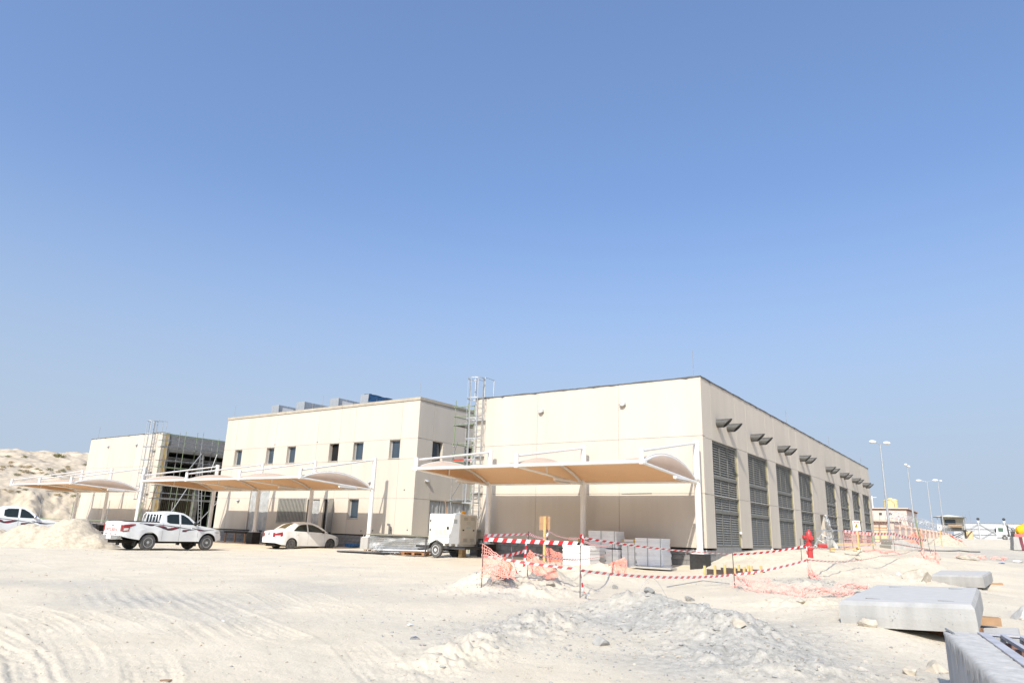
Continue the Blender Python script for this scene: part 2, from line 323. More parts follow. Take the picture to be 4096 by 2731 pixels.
def full_z(x, y):
    r = np.hypot(x, y); near = np.clip(1.3-r/45, 0, 1); hm = heapmask(x, y)
    z = base_z(x, y)+fbm(x*.22, y*.22, 3, 3)*.10*np.clip(r/9, .3, 1)
    z = z+fbm(x*.9, y*.9, 11, 4)*.05
    clod = np.abs(fbm(x*1.7+3, y*1.7, 21, 5, .62)); z = z+near*hm*(clod*.50-.07)+near*hm*np.abs(fbm(x*4.5, y*4.5, 61, 3, .6))*.2
    z = z+near*(fbm(x*5, y*5, 41, 4, .65)*.02)
    patch = np.exp(-((x+13.2)/1.9)**2-((y-7.5)/1.0)**2)+.8*np.exp(-((x+9.3)/1.0)**2-((y-6.2)/.6)**2)
    z = z+patch*.008*np.sign(np.sin((x*.35+y*.94)*2*math.pi/.24+fbm(x, y, 5, 2)*3))
    flat = np.clip((np.hypot(x+33.6, y-19)-4)/3, 0, 1)*np.clip((np.hypot(x+33.5, y-26.5)-3.2)/2, 0, 1)
    return z+rut_z(x, y)*near*flat*.38
def gz(x, y): return float(full_z(np.array([float(x)]), np.array([float(y)]))[0])

def build_ground():
    az0 = math.atan2(.78558, -.55875)
    fine = np.linspace(az0-R_(50), az0+R_(50), 940); rest = np.linspace(az0+R_(50), az0+R_(310), 90)[1:-1]
    th = np.concatenate([fine, rest])
    rr = np.concatenate([[.2,.5,1,1.6,2.2], np.exp(np.linspace(math.log(2.8), math.log(60), 560)), np.exp(np.linspace(math.log(62), math.log(3000), 90))])
    RR, TT = np.meshgrid(rr, th, indexing='ij'); x = (RR*np.cos(TT)).ravel(); y = (RR*np.sin(TT)).ravel()
    z = full_z(x, y); n, m = RR.shape
    ii, jj = np.meshgrid(np.arange(n-1), np.arange(m), indexing='ij'); j2 = (jj+1) % m
    q = np.stack([ii*m+jj, (ii+1)*m+jj, (ii+1)*m+j2, ii*m+j2], -1).reshape(-1, 4)
    me = bpy.data.meshes.new('ground'); me.vertices.add(n*m); me.vertices.foreach_set('co', np.stack([x, y, z], -1).ravel())
    me.loops.add(q.size); me.loops.foreach_set('vertex_index', q.ravel()); me.polygons.add(len(q))
    me.polygons.foreach_set('loop_start', np.arange(len(q))*4); me.polygons.foreach_set('loop_total', np.full(len(q), 4))
    me.polygons.foreach_set('use_smooth', np.ones(len(q), bool)); me.update()
    # soil type: 0 pale sand, 1 grey clay spoil
    g = np.zeros(len(x))
    for bx, by, sx, sy, a in ((-4.6,11.2,2.2,1.9,1.15),(-2.9,9.6,1.8,1.9,1.05),(-6.2,9.2,.9,2.6,.6),(-14,7.4,5,1.3,.6),(-14,11,4,1.2,.35),(-4.2,19.4,1.0,1.2,.55),(-9.2,12.6,1.0,.5,.6),(-.3,52,4,6,.7),(-1,62,4,6,.5),(2,15,3,9,.5),(-2.2,4.5,4,1.8,.55)):
        g = np.maximum(g, a*np.exp(-((x-bx)/sx)**2-((y-by)/sy)**2))
    g = np.clip(g+fbm(x*.6, y*.6, 51, 5)*.9+.02, 0, 1)
    at = me.attributes.new('clay', 'FLOAT', 'POINT'); at.data.foreach_set('value', g)
    m = bpy.data.materials.new('sandy_ground'); m.use_nodes = True; t = m.node_tree; N = t.nodes; K = t.links; b = N['Principled BSDF']
    b.inputs['Roughness'].default_value = .95; b.inputs['Specular IOR Level'].default_value = .15
    a = N.new('ShaderNodeAttribute'); a.attribute_name = 'clay'; tc = N.new('ShaderNodeTexCoord')
    n1 = N.new('ShaderNodeTexNoise'); n1.inputs['Scale'].default_value = .8; n1.inputs['Detail'].default_value = 9; n1.inputs['Roughness'].default_value = .65
    n2 = N.new('ShaderNodeTexNoise'); n2.inputs['Scale'].default_value = 9; n2.inputs['Detail'].default_value = 6; n2.inputs['Roughness'].default_value = .7
    n3 = N.new('ShaderNodeTexVoronoi'); n3.inputs['Scale'].default_value = 22
    for q_ in (n1, n2, n3): K.new(tc.outputs['Object'], q_.inputs['Vector'])
    r1 = N.new('ShaderNodeValToRGB'); r1.color_ramp.elements[0].position = .3; r1.color_ramp.elements[1].position = .7
    r1.color_ramp.elements[0].color = (.60, .525, .40, 1); r1.color_ramp.elements[1].color = (.69, .61, .475, 1)
    r2 = N.new('ShaderNodeValToRGB'); r2.color_ramp.elements[0].position = .3; r2.color_ramp.elements[1].position = .72
    r2.color_ramp.elements[0].color = (.29, .275, .24, 1); r2.color_ramp.elements[1].color = (.56, .53, .47, 1)
    K.new(n1.outputs[0], r1.inputs[0]); K.new(n2.outputs[0], r2.inputs[0])
    mx = N.new('ShaderNodeMix'); mx.data_type = 'RGBA'; K.new(a.outputs['Fac'], mx.inputs[0]); K.new(r1.outputs[0], mx.inputs[6]); K.new(r2.outputs[0], mx.inputs[7])
    sp = N.new('ShaderNodeMapRange'); sp.inputs[1].default_value = .0; sp.inputs[2].default_value = .35; sp.inputs[3].default_value = .86; sp.inputs[4].default_value = 1.03
    K.new(n3.outputs['Distance'], sp.inputs[0]); hs = N.new('ShaderNodeHueSaturation'); K.new(sp.outputs[0], hs.inputs['Value']); K.new(mx.outputs[2], hs.inputs['Color'])
    K.new(hs.outputs[0], b.inputs['Base Color'])
    bp = N.new('ShaderNodeBump'); bp.inputs['Strength'].default_value = .48; bp.inputs['Distance'].default_value = .05
    n4 = N.new('ShaderNodeTexNoise'); n4.inputs['Scale'].default_value = 30; n4.inputs['Detail'].default_value = 8; n4.inputs['Roughness'].default_value = .75; K.new(tc.outputs['Object'], n4.inputs['Vector'])
    ma = N.new('ShaderNodeMath'); ma.operation = 'MULTIPLY_ADD'; ma.inputs[1].default_value = .9; K.new(n4.outputs[0], ma.inputs[0]); K.new(n2.outputs[0], ma.inputs[2]); K.new(ma.outputs[0], bp.inputs['Height']); K.new(bp.outputs[0], b.inputs['Normal'])
    me.materials.append(m); MATS['sandy_ground'] = m
    o = bpy.data.objects.new('ground', me); C.objects.link(o); o['kind'] = 'structure'
build_ground()
SAND = mat('pile_sand', (0.56, 0.48, 0.36), .95, var=.28, scale=5, bump=1.0, bscale=9, detail=8)
HILLM = mat('hill_sand', (0.54, 0.455, 0.34), .95, var=.32, scale=.55, bump=1.0, bscale=2.2, detail=10)

# ---- the sandy hill with a cut bank behind the left building
def hill_z(x, y):
    u = -(x+93)*.93+(y-36)*.15               # away from the site
    v = (x+93)*.15+(y-36)*.93
    edge = fbm(v*.06, v*0, 73, 3)*8+fbm(v*.22, u*.1, 74, 3)*4+fbm(v*.7, u*.4, 75, 4)*2.0
    uu = u+edge
    bank = np.clip(uu/3.0, 0, 1); bz = np.exp(-((uu-1.5)/2.0)**2)
    z = 1.1+2.8*bank**.8+np.clip(uu, -2, 0)*.3+bz*(fbm(x*.55, y*.9, 91, 5, .6)*1.2+np.abs(fbm(x*1.6, y*1.6, 93, 4, .6))*.7)
    slope = np.clip((uu-2)/46, 0, 1); z = z+8.0*slope**.9
    gul = np.abs(fbm(v*.09+u*.02, u*.03, 83, 4, .55))
    z = z+fbm(x*.045, y*.045, 81, 4)*4.0*np.clip(uu/25, 0, 1)-gul*5.0*np.clip(uu/20, 0, 1)+fbm(x*.35, y*.35, 85, 5, .6)*1.3*np.clip(.2+uu/8, 0, 1)
    z = z+np.clip(-uu/12, 0, 1)*(-2.4)
    return z+1.0*np.clip(uu/30, 0, 1)-np.clip((v-20)/60, 0, 1)*1.0
def build_hill():
    us = np.concatenate([np.linspace(-16, -10.2, 20), np.linspace(-10, 6, 210), np.linspace(6.2, 70, 190), np.linspace(71, 160, 40)]); vs_ = np.linspace(-46, 60, 520)
    U, V = np.meshgrid(us, vs_, indexing='ij'); den = .93*.93+.15*.15
    x = -93+(-.93*U+.15*V)/den; y = 36+(.15*U+.93*V)/den; z = hill_z(x, y); n, m = U.shape
    P = np.stack([x, y, z], -1); mb = MB(); mb.grid([[tuple(P[i, j]) for j in range(m)] for i in range(n)])
    o = mb.build('hill', HILLM, smooth=True); o['kind'] = 'structure'
build_hill()
# ================================================================ buildings
def panel_mb(axis, plane, thick, a0, a1, z0, z1, holes):
    """boxes filling the rectangle a0..a1 x z0..z1 minus holes; axis 'y': wall facing -Y, axis 'x': wall facing +X"""
    xs = sorted({a0, a1}|{h for q in holes for h in q[:2] if a0 < h < a1}); zs = sorted({z0, z1}|{h for q in holes for h in q[2:] if z0 < h < z1}); mb = MB()
    for xa, xb in zip(xs, xs[1:]):
        run = None
        for za, zb in zip(zs, zs[1:]):
            cx, cz = (xa+xb)/2, (za+zb)/2
            if any(h[0] < cx < h[1] and h[2] < cz < h[3] for h in holes):
                continue
            if axis == 'y': mb.box(xa, xb, plane, plane+thick, za, zb)
            else: mb.box(plane-thick, plane, xa, xb, za, zb)
    return mb
def wall(parent, axis, plane, cols, rows, holes=(), thick=.3, gap=.026, mtl=None, skip=()):
    """every cladding panel is a part of its own; sealant lies in the joints"""
    for zi, (z0, z1) in enumerate(zip(rows, rows[1:])):
        for xi, (a0, a1) in enumerate(zip(cols, cols[1:])):
            if (xi, zi) in skip: continue
            g0 = 0 if xi == 0 else gap/2; g1 = 0 if xi == len(cols)-2 else gap/2
            mb = panel_mb(axis, plane, thick, a0+g0, a1-g1, z0+(0 if zi == 0 else gap/2), z1-gap/2, holes)
            if mb.f: mb.build('wall_panel', mtl or CREAM, parent)
    mb = MB(); d = .014
    def strip(a0, a1, z0, z1):
        segs = panel_mb(axis, plane+(d if axis == 'y' else -d), .05, a0, a1, z0, z1, holes); mb.add(segs.v, segs.f)
    for z in rows[1:-1]: strip(cols[0]+.02, cols[-1]-.02, z-gap/2, z+gap/2)
    for a in cols[1:-1]:
        for zi, (z0, z1) in enumerate(zip(rows, rows[1:])): strip(a-gap/2, a+gap/2, z0+gap, z1-gap)
    if mb.f: mb.build('joint_sealant', SEAL, parent)
def block_mesh():
    mb = MB(); a, b, c, e = .195, .02, .093, .008
    mb.add([(-a,0,-c),(a,0,-c),(a,0,c),(-a,0,c),(-a+e,-b,-c+e),(a-e,-b,-c+e),(a-e,-b,c-e),(-a+e,-b,c-e)], [(4,5,6,7),(0,1,5,4),(1,2,6,5),(2,3,7,6),(3,0,4,7)])
    return mb.mesh('block', BLOCK)
BLK = block_mesh()
def plinth(parent, axis, plane, a0, a1, z1, courses, vis=None, z0=-.6):
    mb = MB()
    if axis == 'y': mb.box(a0, a1, plane, plane+.25, z0, z1)
    else: mb.box(plane-.25, plane, a0, a1, z0, z1)
    p = mb.build('plinth', MORTAR, parent); b = WM(parent).translation
    for k in range(courses):
        z = z1-.1-.2*k; off = .2 if k % 2 else 0
        n = int((a1-a0)/.4)
        for i in range(n):
            a = a0+.2+off+i*.4
            if a+.2 > a1 or (vis and not (vis[0] < a < vis[1])): continue
            j = rnd.uniform(-.003, .003)
            if axis == 'y': inst(BLK, 'block', Vector((a, plane+j, z))-b, p)
            else: inst(BLK, 'block', Vector((plane+j, a, z))-b, p, rot=(0, 0, R_(90)))
    return p
def window(parent, axis, plane, a0, a1, z0, z1, depth=.2, glassm=None, frame=True, fm=None):
    fm = fm or ALU; f = .045
    def B(mb, u0, u1, w0, w1, d0, d1):
        if axis == 'y': mb.box(u0, u1, plane+d0, plane+d1, w0, w1)
        else: mb.box(plane-d1, plane-d0, u0, u1, w0, w1)
    g = MB(); B(g, a0+f, a1-f, z0+f, z1-f, depth+.02, depth+.05); wn = g.build('window', glassm or GLASS, parent)
    if frame:
        m = MB(); B(m, a0, a0+f, z0, z1, depth-.01, depth+.06); B(m, a1-f, a1, z0, z1, depth-.01, depth+.06); B(m, a0+f, a1-f, z0, z0+f, depth-.01, depth+.06); B(m, a0+f, a1-f, z1-f, z1, depth-.01, depth+.06)
        m.build('window_frame', fm, wn)
    m = MB(); B(m, a0-.03, a1+.03, z0-.05, z0-.002, -.03, depth+.05); m.build('window_sill', STONE, wn)
    return wn
def bulkhead(parent, p, nrm):
    n = Vector(nrm); mb = MB(); M = frame_matrix(Vector(p)+n*.09, Vector((0,0,1)).cross(n), n)
    mb.sphere(Vector(p)+n*.08, .12, 12, 8, (1.35, .62, .7), M.to_3x3()); o = mb.build('wall_light', GALV, parent, smooth=True)
    q = MB(); q.obox(frame_matrix(Vector(p)+n*.03, Vector((0,0,1)).cross(n), n), .24, .16, .06); q.build('wall_light_base', GALV, o)
    q = MB(); q.sphere(Vector(p)+n*.12+Vector((0,0,-.03)), .11, 10, 6, (1.1, .6, .7), M.to_3x3()); q.build('wall_light_lens', CLEARLENS, o, smooth=True)
    return o
def rod(parent, x, y, z0, z1): MB().tube([(x, y, z0), (x, y, z1)], .011, 6).build('lightning_rod', SGREY, parent)

# ---------------------------------------------------------------- right hall with the louvres
BX0, BX1, BY0, BY1, BZ0, BZ1 = -21.33, -9.66, 27.0, 68.5, 1.03, 7.80
hall = thing('louvred_hall', 'large cream flat-roofed hall with grey louvres along its right side', 'building', ((BX0+BX1)/2, BY0, .1))
MB().box(BX0+.31, BX1-.55, BY0+.31, BY1-.31, -.5, BZ1-.12).build('light_block', MORTAR, hall)  # inner box added to block light behind the wall panels
wall(hall, 'y', BY0, [BX0, -17.58, -13.38, BX1-.0], [BZ0, 3.09, 5.37, BZ1])
LE = [(28.1,31.35),(32.95,36.2),(37.8,41.05),(42.6,45.85),(49.8,53.0),(54.6,57.8),(59.4,62.6),(64.2,67.4)]
edges = [BY0+.3]
for a, b in LE: edges += [a, b]
edges.append(BY1)
HOLE = [(47.5, 48.6, .9, 3.06)]
wall(hall, 'x', BX1, edges, [BZ0, 3.09, 5.33, BZ1], HOLE, skip={(2*i+1, r) for i in range(8) for r in (0, 1)}, thick=.26)
MB().box(BX0, BX0+.3, BY0+.3, BY1, BZ0, BZ1-.02).build('end_wall', CREAM, hall); MB().box(BX0+.3, BX1-.3, BY1-.3, BY1, BZ0, BZ1-.02).build('end_wall', CREAM, hall)
# khaki reveals and louvres
slat_me = {}
for i, (a, b) in enumerate(LE):
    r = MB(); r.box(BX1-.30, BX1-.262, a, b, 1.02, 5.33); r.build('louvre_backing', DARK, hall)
    q = MB(); q.box(BX1-.25, BX1-.012, b-.004, b+.009, 1.03, 5.3); q.box(BX1-.25, BX1-.012, a-.009, a+.004, 1.03, 5.3); q.build('reveal_lining', KHAKI, hall)
    xf = BX1-.07
    lv = MB(); fw = .055
    for u0, u1 in ((a+.01, a+fw), (b-.13, b-.075), (a+1.04, a+1.09), (a+2.06, a+2.11)): lv.box(xf-.06, xf, u0, u1, 1.12, 5.28)
    louvre = lv.build('louvre', LFRAME, hall)
    t = MB()
    for z0, z1 in ((5.22, 5.28), (3.77, 3.90), (2.39, 2.53), (1.08, 1.14)): t.box(xf-.055, xf+.02, a+.012, b-.077, z0, z1)
    t.build('transom', LFRAME, louvre)
    MB().box(BX1-.24, BX1-.03, b-.062, b-.012, 1.10, 5.27).build('side_lining', KHAKI, hall)
    key = round(b-a, 2)
    if key not in slat_me:
        s_ = MB(); ln = b-a-.10; s_.add([(-.075,0,.042),(.006,0,-.046),(.014,0,-.04),(-.067,0,.048),(-.075,ln,.042),(.006,ln,-.046),(.014,ln,-.04),(-.067,ln,.048)], [(0,1,5,4),(1,2,6,5),(2,3,7,6),(3,0,4,7),(0,3,2,1),(4,5,6,7)]); slat_me[key] = s_.mesh('slat', LOUV)
    hb = WM(hall).translation
    for z0, z1 in ((3.90, 5.22), (2.53, 3.77), (1.14, 2.39)):
        n = 13
        for k in range(n): inst(slat_me[key], 'slat', Vector((xf-.02, a+.015, z0+(k+.5)*(z1-z0)/n))-hb, louvre)
for i, (a, b) in enumerate(LE):
    MB().box(BX1-.2, BX1-.02, a+.02, b-.02, .2, 1.075).build('louvre_sill', BLOCK, hall)
plinth(hall, 'y', BY0+.06, BX0+.02, BX1-.06, BZ0-.07, 4, vis=(-21.3, -9.6))
plinth(hall, 'x', BX1-.05, BY0+.07, BY1-.1, BZ0-.075, 4, vis=(27, 31))
# drain spouts in pairs above the louvres
sp = MB(); r = .18
Pt = []
for k in range(21):
    an = 2*math.pi*k/20; Pt.append((r*math.cos(an), r*math.sin(an)))
rows_ = [[(-.05, y, z) for y, z in Pt], [(.27+.38*(z+r)/(2*r), y, z) for y, z in Pt], [(.27+.38*(z+r)/(2*r)-.004, y*.93, z*.93) for y, z in Pt], [(-.02, y*.93, z*.93) for y, z in Pt]]
sp.grid(rows_); sp_me = sp.mesh('drain_spout', SPOUT, smooth=50)
inn = MB(); inn.lathe([(r*.92, 0), (r*.92, .01)], Matrix.Rotation(R_(90), 4, 'Y'), 20); inn_me = inn.mesh('spout_throat', DARK)
for a, b in LE:
    for dy in (.73, 2.12):
        o = inst(sp_me, 'drain_spout', Vector((BX1, a+dy, 6.11))-hb, hall); inst(inn_me, 'spout_throat', (.03, 0, 0), o)
# ragged roof flashing
def flashing(parent, p0, p1, nrm, z, h=.05):
    p0 = Vector(p0); p1 = Vector(p1); n = int((p1-p0).length/.12); nr = Vector(nrm); top = []; low = []; inn_ = []
    for i in range(n+1):
        p = p0.lerp(p1, i/n); wv = .009*math.sin(i*.35)+rnd.uniform(-.008, .008)
        lo = h+max(0, rnd.gauss(0, .03) if i % 7 < 3 else 0)
        inn_.append(p-nr*.25+Vector((0,0,z+.015+wv))); top.append(p+nr*.02+Vector((0,0,z+.02+wv))); low.append(p+nr*(.022+abs(wv))+Vector((0,0,z-lo)))
    mb = MB(); mb.grid([inn_, top, low]); mb.build('roof_flashing', FLASH, parent)
flashing(hall, (BX0-.01, BY0, 0), (BX1, BY0, 0), (0,-1,0), BZ1, .025); flashing(hall, (BX1, BY0, 0), (BX1, BY1, 0), (1,0,0), BZ1, .04)
bulkhead(hall, (-17.36, BY0, 6.87), (0,-1,0)); bulkhead(hall, (-13.15, BY0, 6.88), (0,-1,0))
for x, y, z1 in ((-10.05,27.3,9.0),(-9.8,41.3,8.67),(-9.8,53,8.63),(-9.8,66,8.5)): rod(hall, x, y, BZ1-.1, z1)
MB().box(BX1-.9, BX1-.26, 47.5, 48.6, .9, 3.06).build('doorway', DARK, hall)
MB().tube([(BX1+.02, 46.0, 1.6), (BX1+.2, 46.0, 1.62)], .03, 6).build('wall_tap', WHITE, hall)
for y in (31.2, 36.0): MB().sphere((BX1+.02, y, 1.66 if y < 32 else .97), .06, 8, 6).build('vent_cap', WHITE, hall, smooth=True)
MB().bar((-13.25, BY0-.005, 3.10), (-11.9, BY0-.005, 3.12), .05, .03).build('cable_tray', GALV, hall)

# ---------------------------------------------------------------- middle two-storey block
AX0, AX1, AY0, AY1, AZ0, AZ1 = -47.65, -28.08, 30.2, 52.0, .95, 8.85
office = thing('office_block', 'cream two-storey office block with six small upper windows and stone coping', 'building', ((AX0+AX1)/2, AY0, .1))
ob = WM(office).translation
MB().box(AX0+.32, AX1-.32, AY0+.42, AY1-.32, -.5, AZ1).build('light_block', DARK, office)  # dark inner box added behind the walls to block light
WU = [(-46.24,-45.37),(-42.48,-41.62),(-40.18,-39.27),(-35.85,-34.95),(-33.56,-32.66),(-30.38,-29.5)]
holes = [(a, b, 5.43, 6.55) for a, b in WU]+[(-33.55,-32.63,1.87,3.04),(-40.42,-37.58,1.49,3.06),(-43.72,-41.52,.5,3.66),(-35.86,-34.9,.5,3.03),(-37.46,-36.22,.5,3.02)]
wall(office, 'y', AY0, [AX0,-46.3,-41.6,-37.13,-34.94,-33.57,-29.48,AX1-.0], [AZ0,3.07,5.37,6.58,AZ1], holes)
for i, (a, b) in enumerate(WU):
    window(office, 'y', AY0, a, b, 5.43, 6.55, .22, DARK if i == 3 else GLASS, frame=(i != 3))
window(office, 'y', AY0, -33.55, -32.63, 1.87, 3.04, .22)
# side wall towards the gap
sh = [(31.56,32.5,5.43,6.55),(34.6,35.5,5.43,6.55),(31.6,36.2,.6,3.04)]
wall(office, 'x', AX1, [AY0+.3,31.55,36.3,41,46,AY1], [AZ0,3.07,5.37,6.58,AZ1], sh)
window(office, 'x', AX1, 31.56, 32.5, 5.43, 6.55, .2, frame=True, fm=STEELDK); window(office, 'x', AX1, 34.6, 35.5, 5.43, 6.55, .2, fm=STEELDK)
MB().box(AX0, AX0+.3, AY0+.3, AY1, AZ0, AZ1).build('end_wall', CREAM, office); MB().box(AX0+.3, AX1-.3, AY1-.3, AY1, AZ0, AZ1).build('end_wall', CREAM, office)
MB().box(AX0+.3, AX1-.3, AY0+.3, AY1-.3, AZ1-.6, AZ1-.4).build('roof', MORTAR, office)
# coping stones one by one
x = AX0-.04
while x < AX1-.1:
    x1 = min(x+.985, AX1+.04); MB().box(x+.004, x1-.004, AY0-.045, AY0+.36, AZ1+.003, AZ1+.185+rnd.uniform(-.004,.004)).build('coping_stone', STONE, office); x = x1
y = AY0+.365
while y < AY1-.5:
    y1 = y+.985; MB().box(AX1-.36, AX1+.045, y+.004, y1-.004, AZ1+.003, AZ1+.185+rnd.uniform(-.004,.004)).build('coping_stone', STONE, office); y = y1
plinth(office, 'y', AY0+.07, AX0+.02, AX1-.05, AZ0-.03, 4); plinth(office, 'x', AX1-.06, AY0+.08, AY1-.1, AZ0-.035, 4, vis=(30, 33))
MB().box(AX0+.01, AX1-.01, AY0+.045, AY0+.07, AZ0-.075, AZ0-.004).build('plinth_top_strip', BITUM, office)  # black strip along the top of the plinth
# ground-floor louvre with upright fins, opening under plastic, doors
lf = MB(); lf.box(-40.46,-37.54,AY0-.03,AY0+.04,1.45,1.53); lf.box(-40.46,-37.54,AY0-.03,AY0+.04,3.03,3.10); lf.box(-40.46,-40.38,AY0-.03,AY0+.04,1.531,3.029); lf.box(-37.62,-37.54,AY0-.03,AY0+.04,1.531,3.029)
lo = lf.build('fin_louvre', LOUV, office); fm_ = MB().box(-.03,.03,-.02,.05,0,1.49).mesh('fin', LOUV)
for k in range(19): inst(fm_, 'fin', Vector((-40.30+k*.145, AY0-.005, 1.535))-ob, lo)
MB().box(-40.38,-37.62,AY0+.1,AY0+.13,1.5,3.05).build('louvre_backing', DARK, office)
def sheet(parent, name, x0, x1, y, z0, z1, m, amp=.03, seed=0):
    rr = random.Random(seed); ph = [rr.uniform(0, 6) for _ in range(4)]; P = []
    for i in range(19):
        u = i/18; P.append([(x0+(x1-x0)*u, y+amp*(math.sin(u*19+ph[0])+.6*math.sin(u*41+ph[1]+v*1.2))*(.3+.7*(1-v/8)), z0+(z1-z0)*v/8+.02*math.sin(u*9+ph[2])) for v in range(9)])
    return MB().grid(P).build(name, m, parent, smooth=True)
sheet(office, 'plastic_sheet', -43.70,-41.54, AY0+.06, .55, 3.64, SHEET, .03, 1)
MB().box(-42.62,-42.56,AY0+.10,AY0+.14,.6,3.6).build('door_mullion', STEELDK, office)
sheet(office, 'plastic_sheet', -37.42,-36.25, AY0+.1, .9, 3.0, SHEET, .02, 2)
for xa in (-37.46, -36.27): MB().box(xa, xa+.05, AY0+.05, AY0+.09, .95, 3.02).build('door_frame', STEELDK, office)
dl = MB().box(-.02,.02,-.86,0,0,1.98); M = Matrix.Translation((-34.93, AY0+.04, 1.0)) @ Matrix.Rotation(R_(24), 4, 'Z'); dl.v = [tuple(M @ Vector(p)) for p in dl.v]; dr = dl.build('door', GALV, office)
MB().sphere(M @ Vector((-.05,-.78,.95)), .03, 8, 5).build('door_handle', CHROME, dr)
for xa in (-35.86, -34.95): MB().box(xa, xa+.05, AY0+.1, AY0+.2, .95, 3.03).build('door_frame', STEELDK, office)
# side opening under film, with uprights
for k, (y0, y1) in enumerate(((31.62,32.6),(32.65,33.7),(33.75,34.9),(34.95,36.15))):
    P = [[(AX1-.1-.03*math.sin(i*1.3+k), y0+(y1-y0)*i/10, .7+(3.02-.7)*v/8) for v in range(9)] for i in range(11)]
    MB().grid(P).build('plastic_film', SHEET, office, smooth=True); MB().box(AX1-.09, AX1-.05, y1, y1+.05, .7, 3.03).build('upright', ALU, office)
bulkhead(office, (AX1, 31.17, 4.15), (1,0,0)); bulkhead(office, (-31.75, AY0, 4.07), (0,-1,0)); bulkhead(office, (-45.0, AY0, 2.94), (0,-1,0))
for x in (-47.2, -37.16, -28.3): rod(office, x, AY0+.15, AZ1+.15, 9.95)
for x, z in ((-28.87,3.56),(-29.74,1.25),(-28.41,1.3),(-31.2,1.2),(-32.2,1.16),(-37.1,6.72),(-41.6,6.75)): MB().lathe([(.035,0),(.035,.02)], Matrix.Translation((x, AY0-.001, z)) @ Matrix.Rotation(R_(90),4,'X'), 10).build('wall_hole', DARK, office)
MB().box(-28.46,-28.36,AY0-.012,AY0,1.33,1.47).build('junction_box', CREAM, office)
MB().tube([(-29.62,AY0-.22,.2),(-29.62,AY0-.22,1.45),(-29.66,AY0-.22,1.56),(-29.78,AY0-.22,1.58)], .065, 10).build('vent_pipe', PVC, office, smooth=60)

# air ducts on the office roof
for k, (x0, x1, zt, ya, yb) in enumerate(((-44.35,-43.5,9.93,31.5,33.9),(-41.45,-40.57,9.95,31.5,34.3),(-37.82,-36.95,9.92,31.5,34.6),(-34.76,-34.01,9.93,31.5,34.8))):
    lab = ['galvanised roof duct, leftmost of four on the office roof','galvanised roof duct, second from left on the office roof','galvanised roof duct, third from left on the office roof','galvanised roof duct with a blue tarp over its side'][k]
    d_ = thing('roof_duct', lab, 'duct', ((x0+x1)/2, ya, AZ1-.4), 0, 'ducts on the office roof')
    m = MB(); m.box(x0, x1, ya, yb, AZ1-.4, zt); m.build('casing', GALV, d_)
    m = MB()
    for yy in np.arange(ya+.01, yb, .75): m.box(x0-.02, x1+.02, yy, yy+.035, AZ1-.4, zt+.02)
    m.build('flange', GALV, d_)
    if k == 3:
        P = [[(x1+.03+.03*math.sin(i*2.1+v), ya-.02+(yb-ya+.05)*i/16, zt+.03-.75*v/6+.03*math.sin(i*1.7)) for v in range(7)] for i in range(17)]
        MB().grid(P).build('tarp', BLUE, d_, smooth=True)
        P = [[(x0+.25+(x1-x0-.2)*v/4, ya+.02+(yb-ya)*i/16, zt+.035+.02*math.sin(i*1.1+v)) for v in range(5)] for i in range(17)]
        MB().grid(P).build('tarp', BLUE, d_, smooth=True)
    elif k in (0, 2): sheet(d_, 'film_patch', x1+.03, x1+.04, (ya+yb)/2, zt-.6, zt-.15, WHITE, .01, k); MB().box(x1+.024, x1+.03, ya+.35, ya+1.3, zt-.55, zt-.15).build('film_patch', WHITE, d_)

# ---------------------------------------------------------------- left unfinished hall
CX0, CX1, CY0, CY1, CZ0, CZ1 = -69.2, -56.76, 30.2, 48.0, .95, 8.43
unf = thing('unfinished_hall', 'cream hall at left with an open unfinished side behind scaffolding', 'building', ((CX0+CX1)/2, CY0, .1))
wall(unf, 'y', CY0, [CX0,-65.28,-60.76,CX1], [CZ0,3.35,5.70,CZ1])
MB().box(CX0, CX0+.3, CY0+.3, CY1, CZ0, CZ1-.02).build('end_wall', CREAM, unf); MB().box(CX0+.3, CX1-.3, CY1-.3, CY1, CZ0, CZ1-.02).build('end_wall', CREAM, unf)
# return of the insulation, ragged
P = [[(CX1-.02, CY0+.3, CZ0+(CZ1-CZ0)*i/40), (CX1-.02, CY0+.62+.05*math.sin(i*.9)+rnd.uniform(-.03,.03), CZ0+(CZ1-CZ0)*i/40)] for i in range(41)]
MB().grid(P).build('insulation_edge', mat('raw_insulation', (.52,.42,.20), .9, var=.35, scale=1.6, col2=(.40,.24,.09)), unf, solid=.03)
MB().box(CX1-.3, CX1-.05, CY0+.3, CY0+.8, CZ0, CZ1-.03).build('corner_column', MORTAR, unf)
MB().box(CX1-.32, CX1-.06, CY0+.8, CY1-.31, 7.12, CZ1-.04).build('parapet_wall', BLOCK, unf); MB().box(CX1-.5, CX1-.055, CY0+.81, CY1-.31, 6.9, 7.12).build('ring_beam', MORTAR, unf)
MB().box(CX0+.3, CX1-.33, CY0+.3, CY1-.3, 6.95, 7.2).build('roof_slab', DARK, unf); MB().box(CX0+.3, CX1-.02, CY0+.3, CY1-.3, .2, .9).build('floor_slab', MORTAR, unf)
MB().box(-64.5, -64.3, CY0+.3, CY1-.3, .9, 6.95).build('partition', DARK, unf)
for yy in (33.9, 37.5): MB().box(CX1-.5, CX1-.1, yy, yy+.35, .9, 6.9).build('column', MORTAR, unf)
rb = MB()
for k in range(22): rb.box(-57.6-.0, -57.5, 31.1+k*.16, 31.19+k*.16, .95, 4.85)
rb.build('ribbed_wall', RIBBED, unf)
for k in range(4): MB().bar((CX1-1.2-k*.9, 31.2, 6.5-.12*(k%2)), (CX1-1.2-k*.9, 40, 6.5-.12*(k%2)), .22, .22).build('service_duct', SGREY, unf)
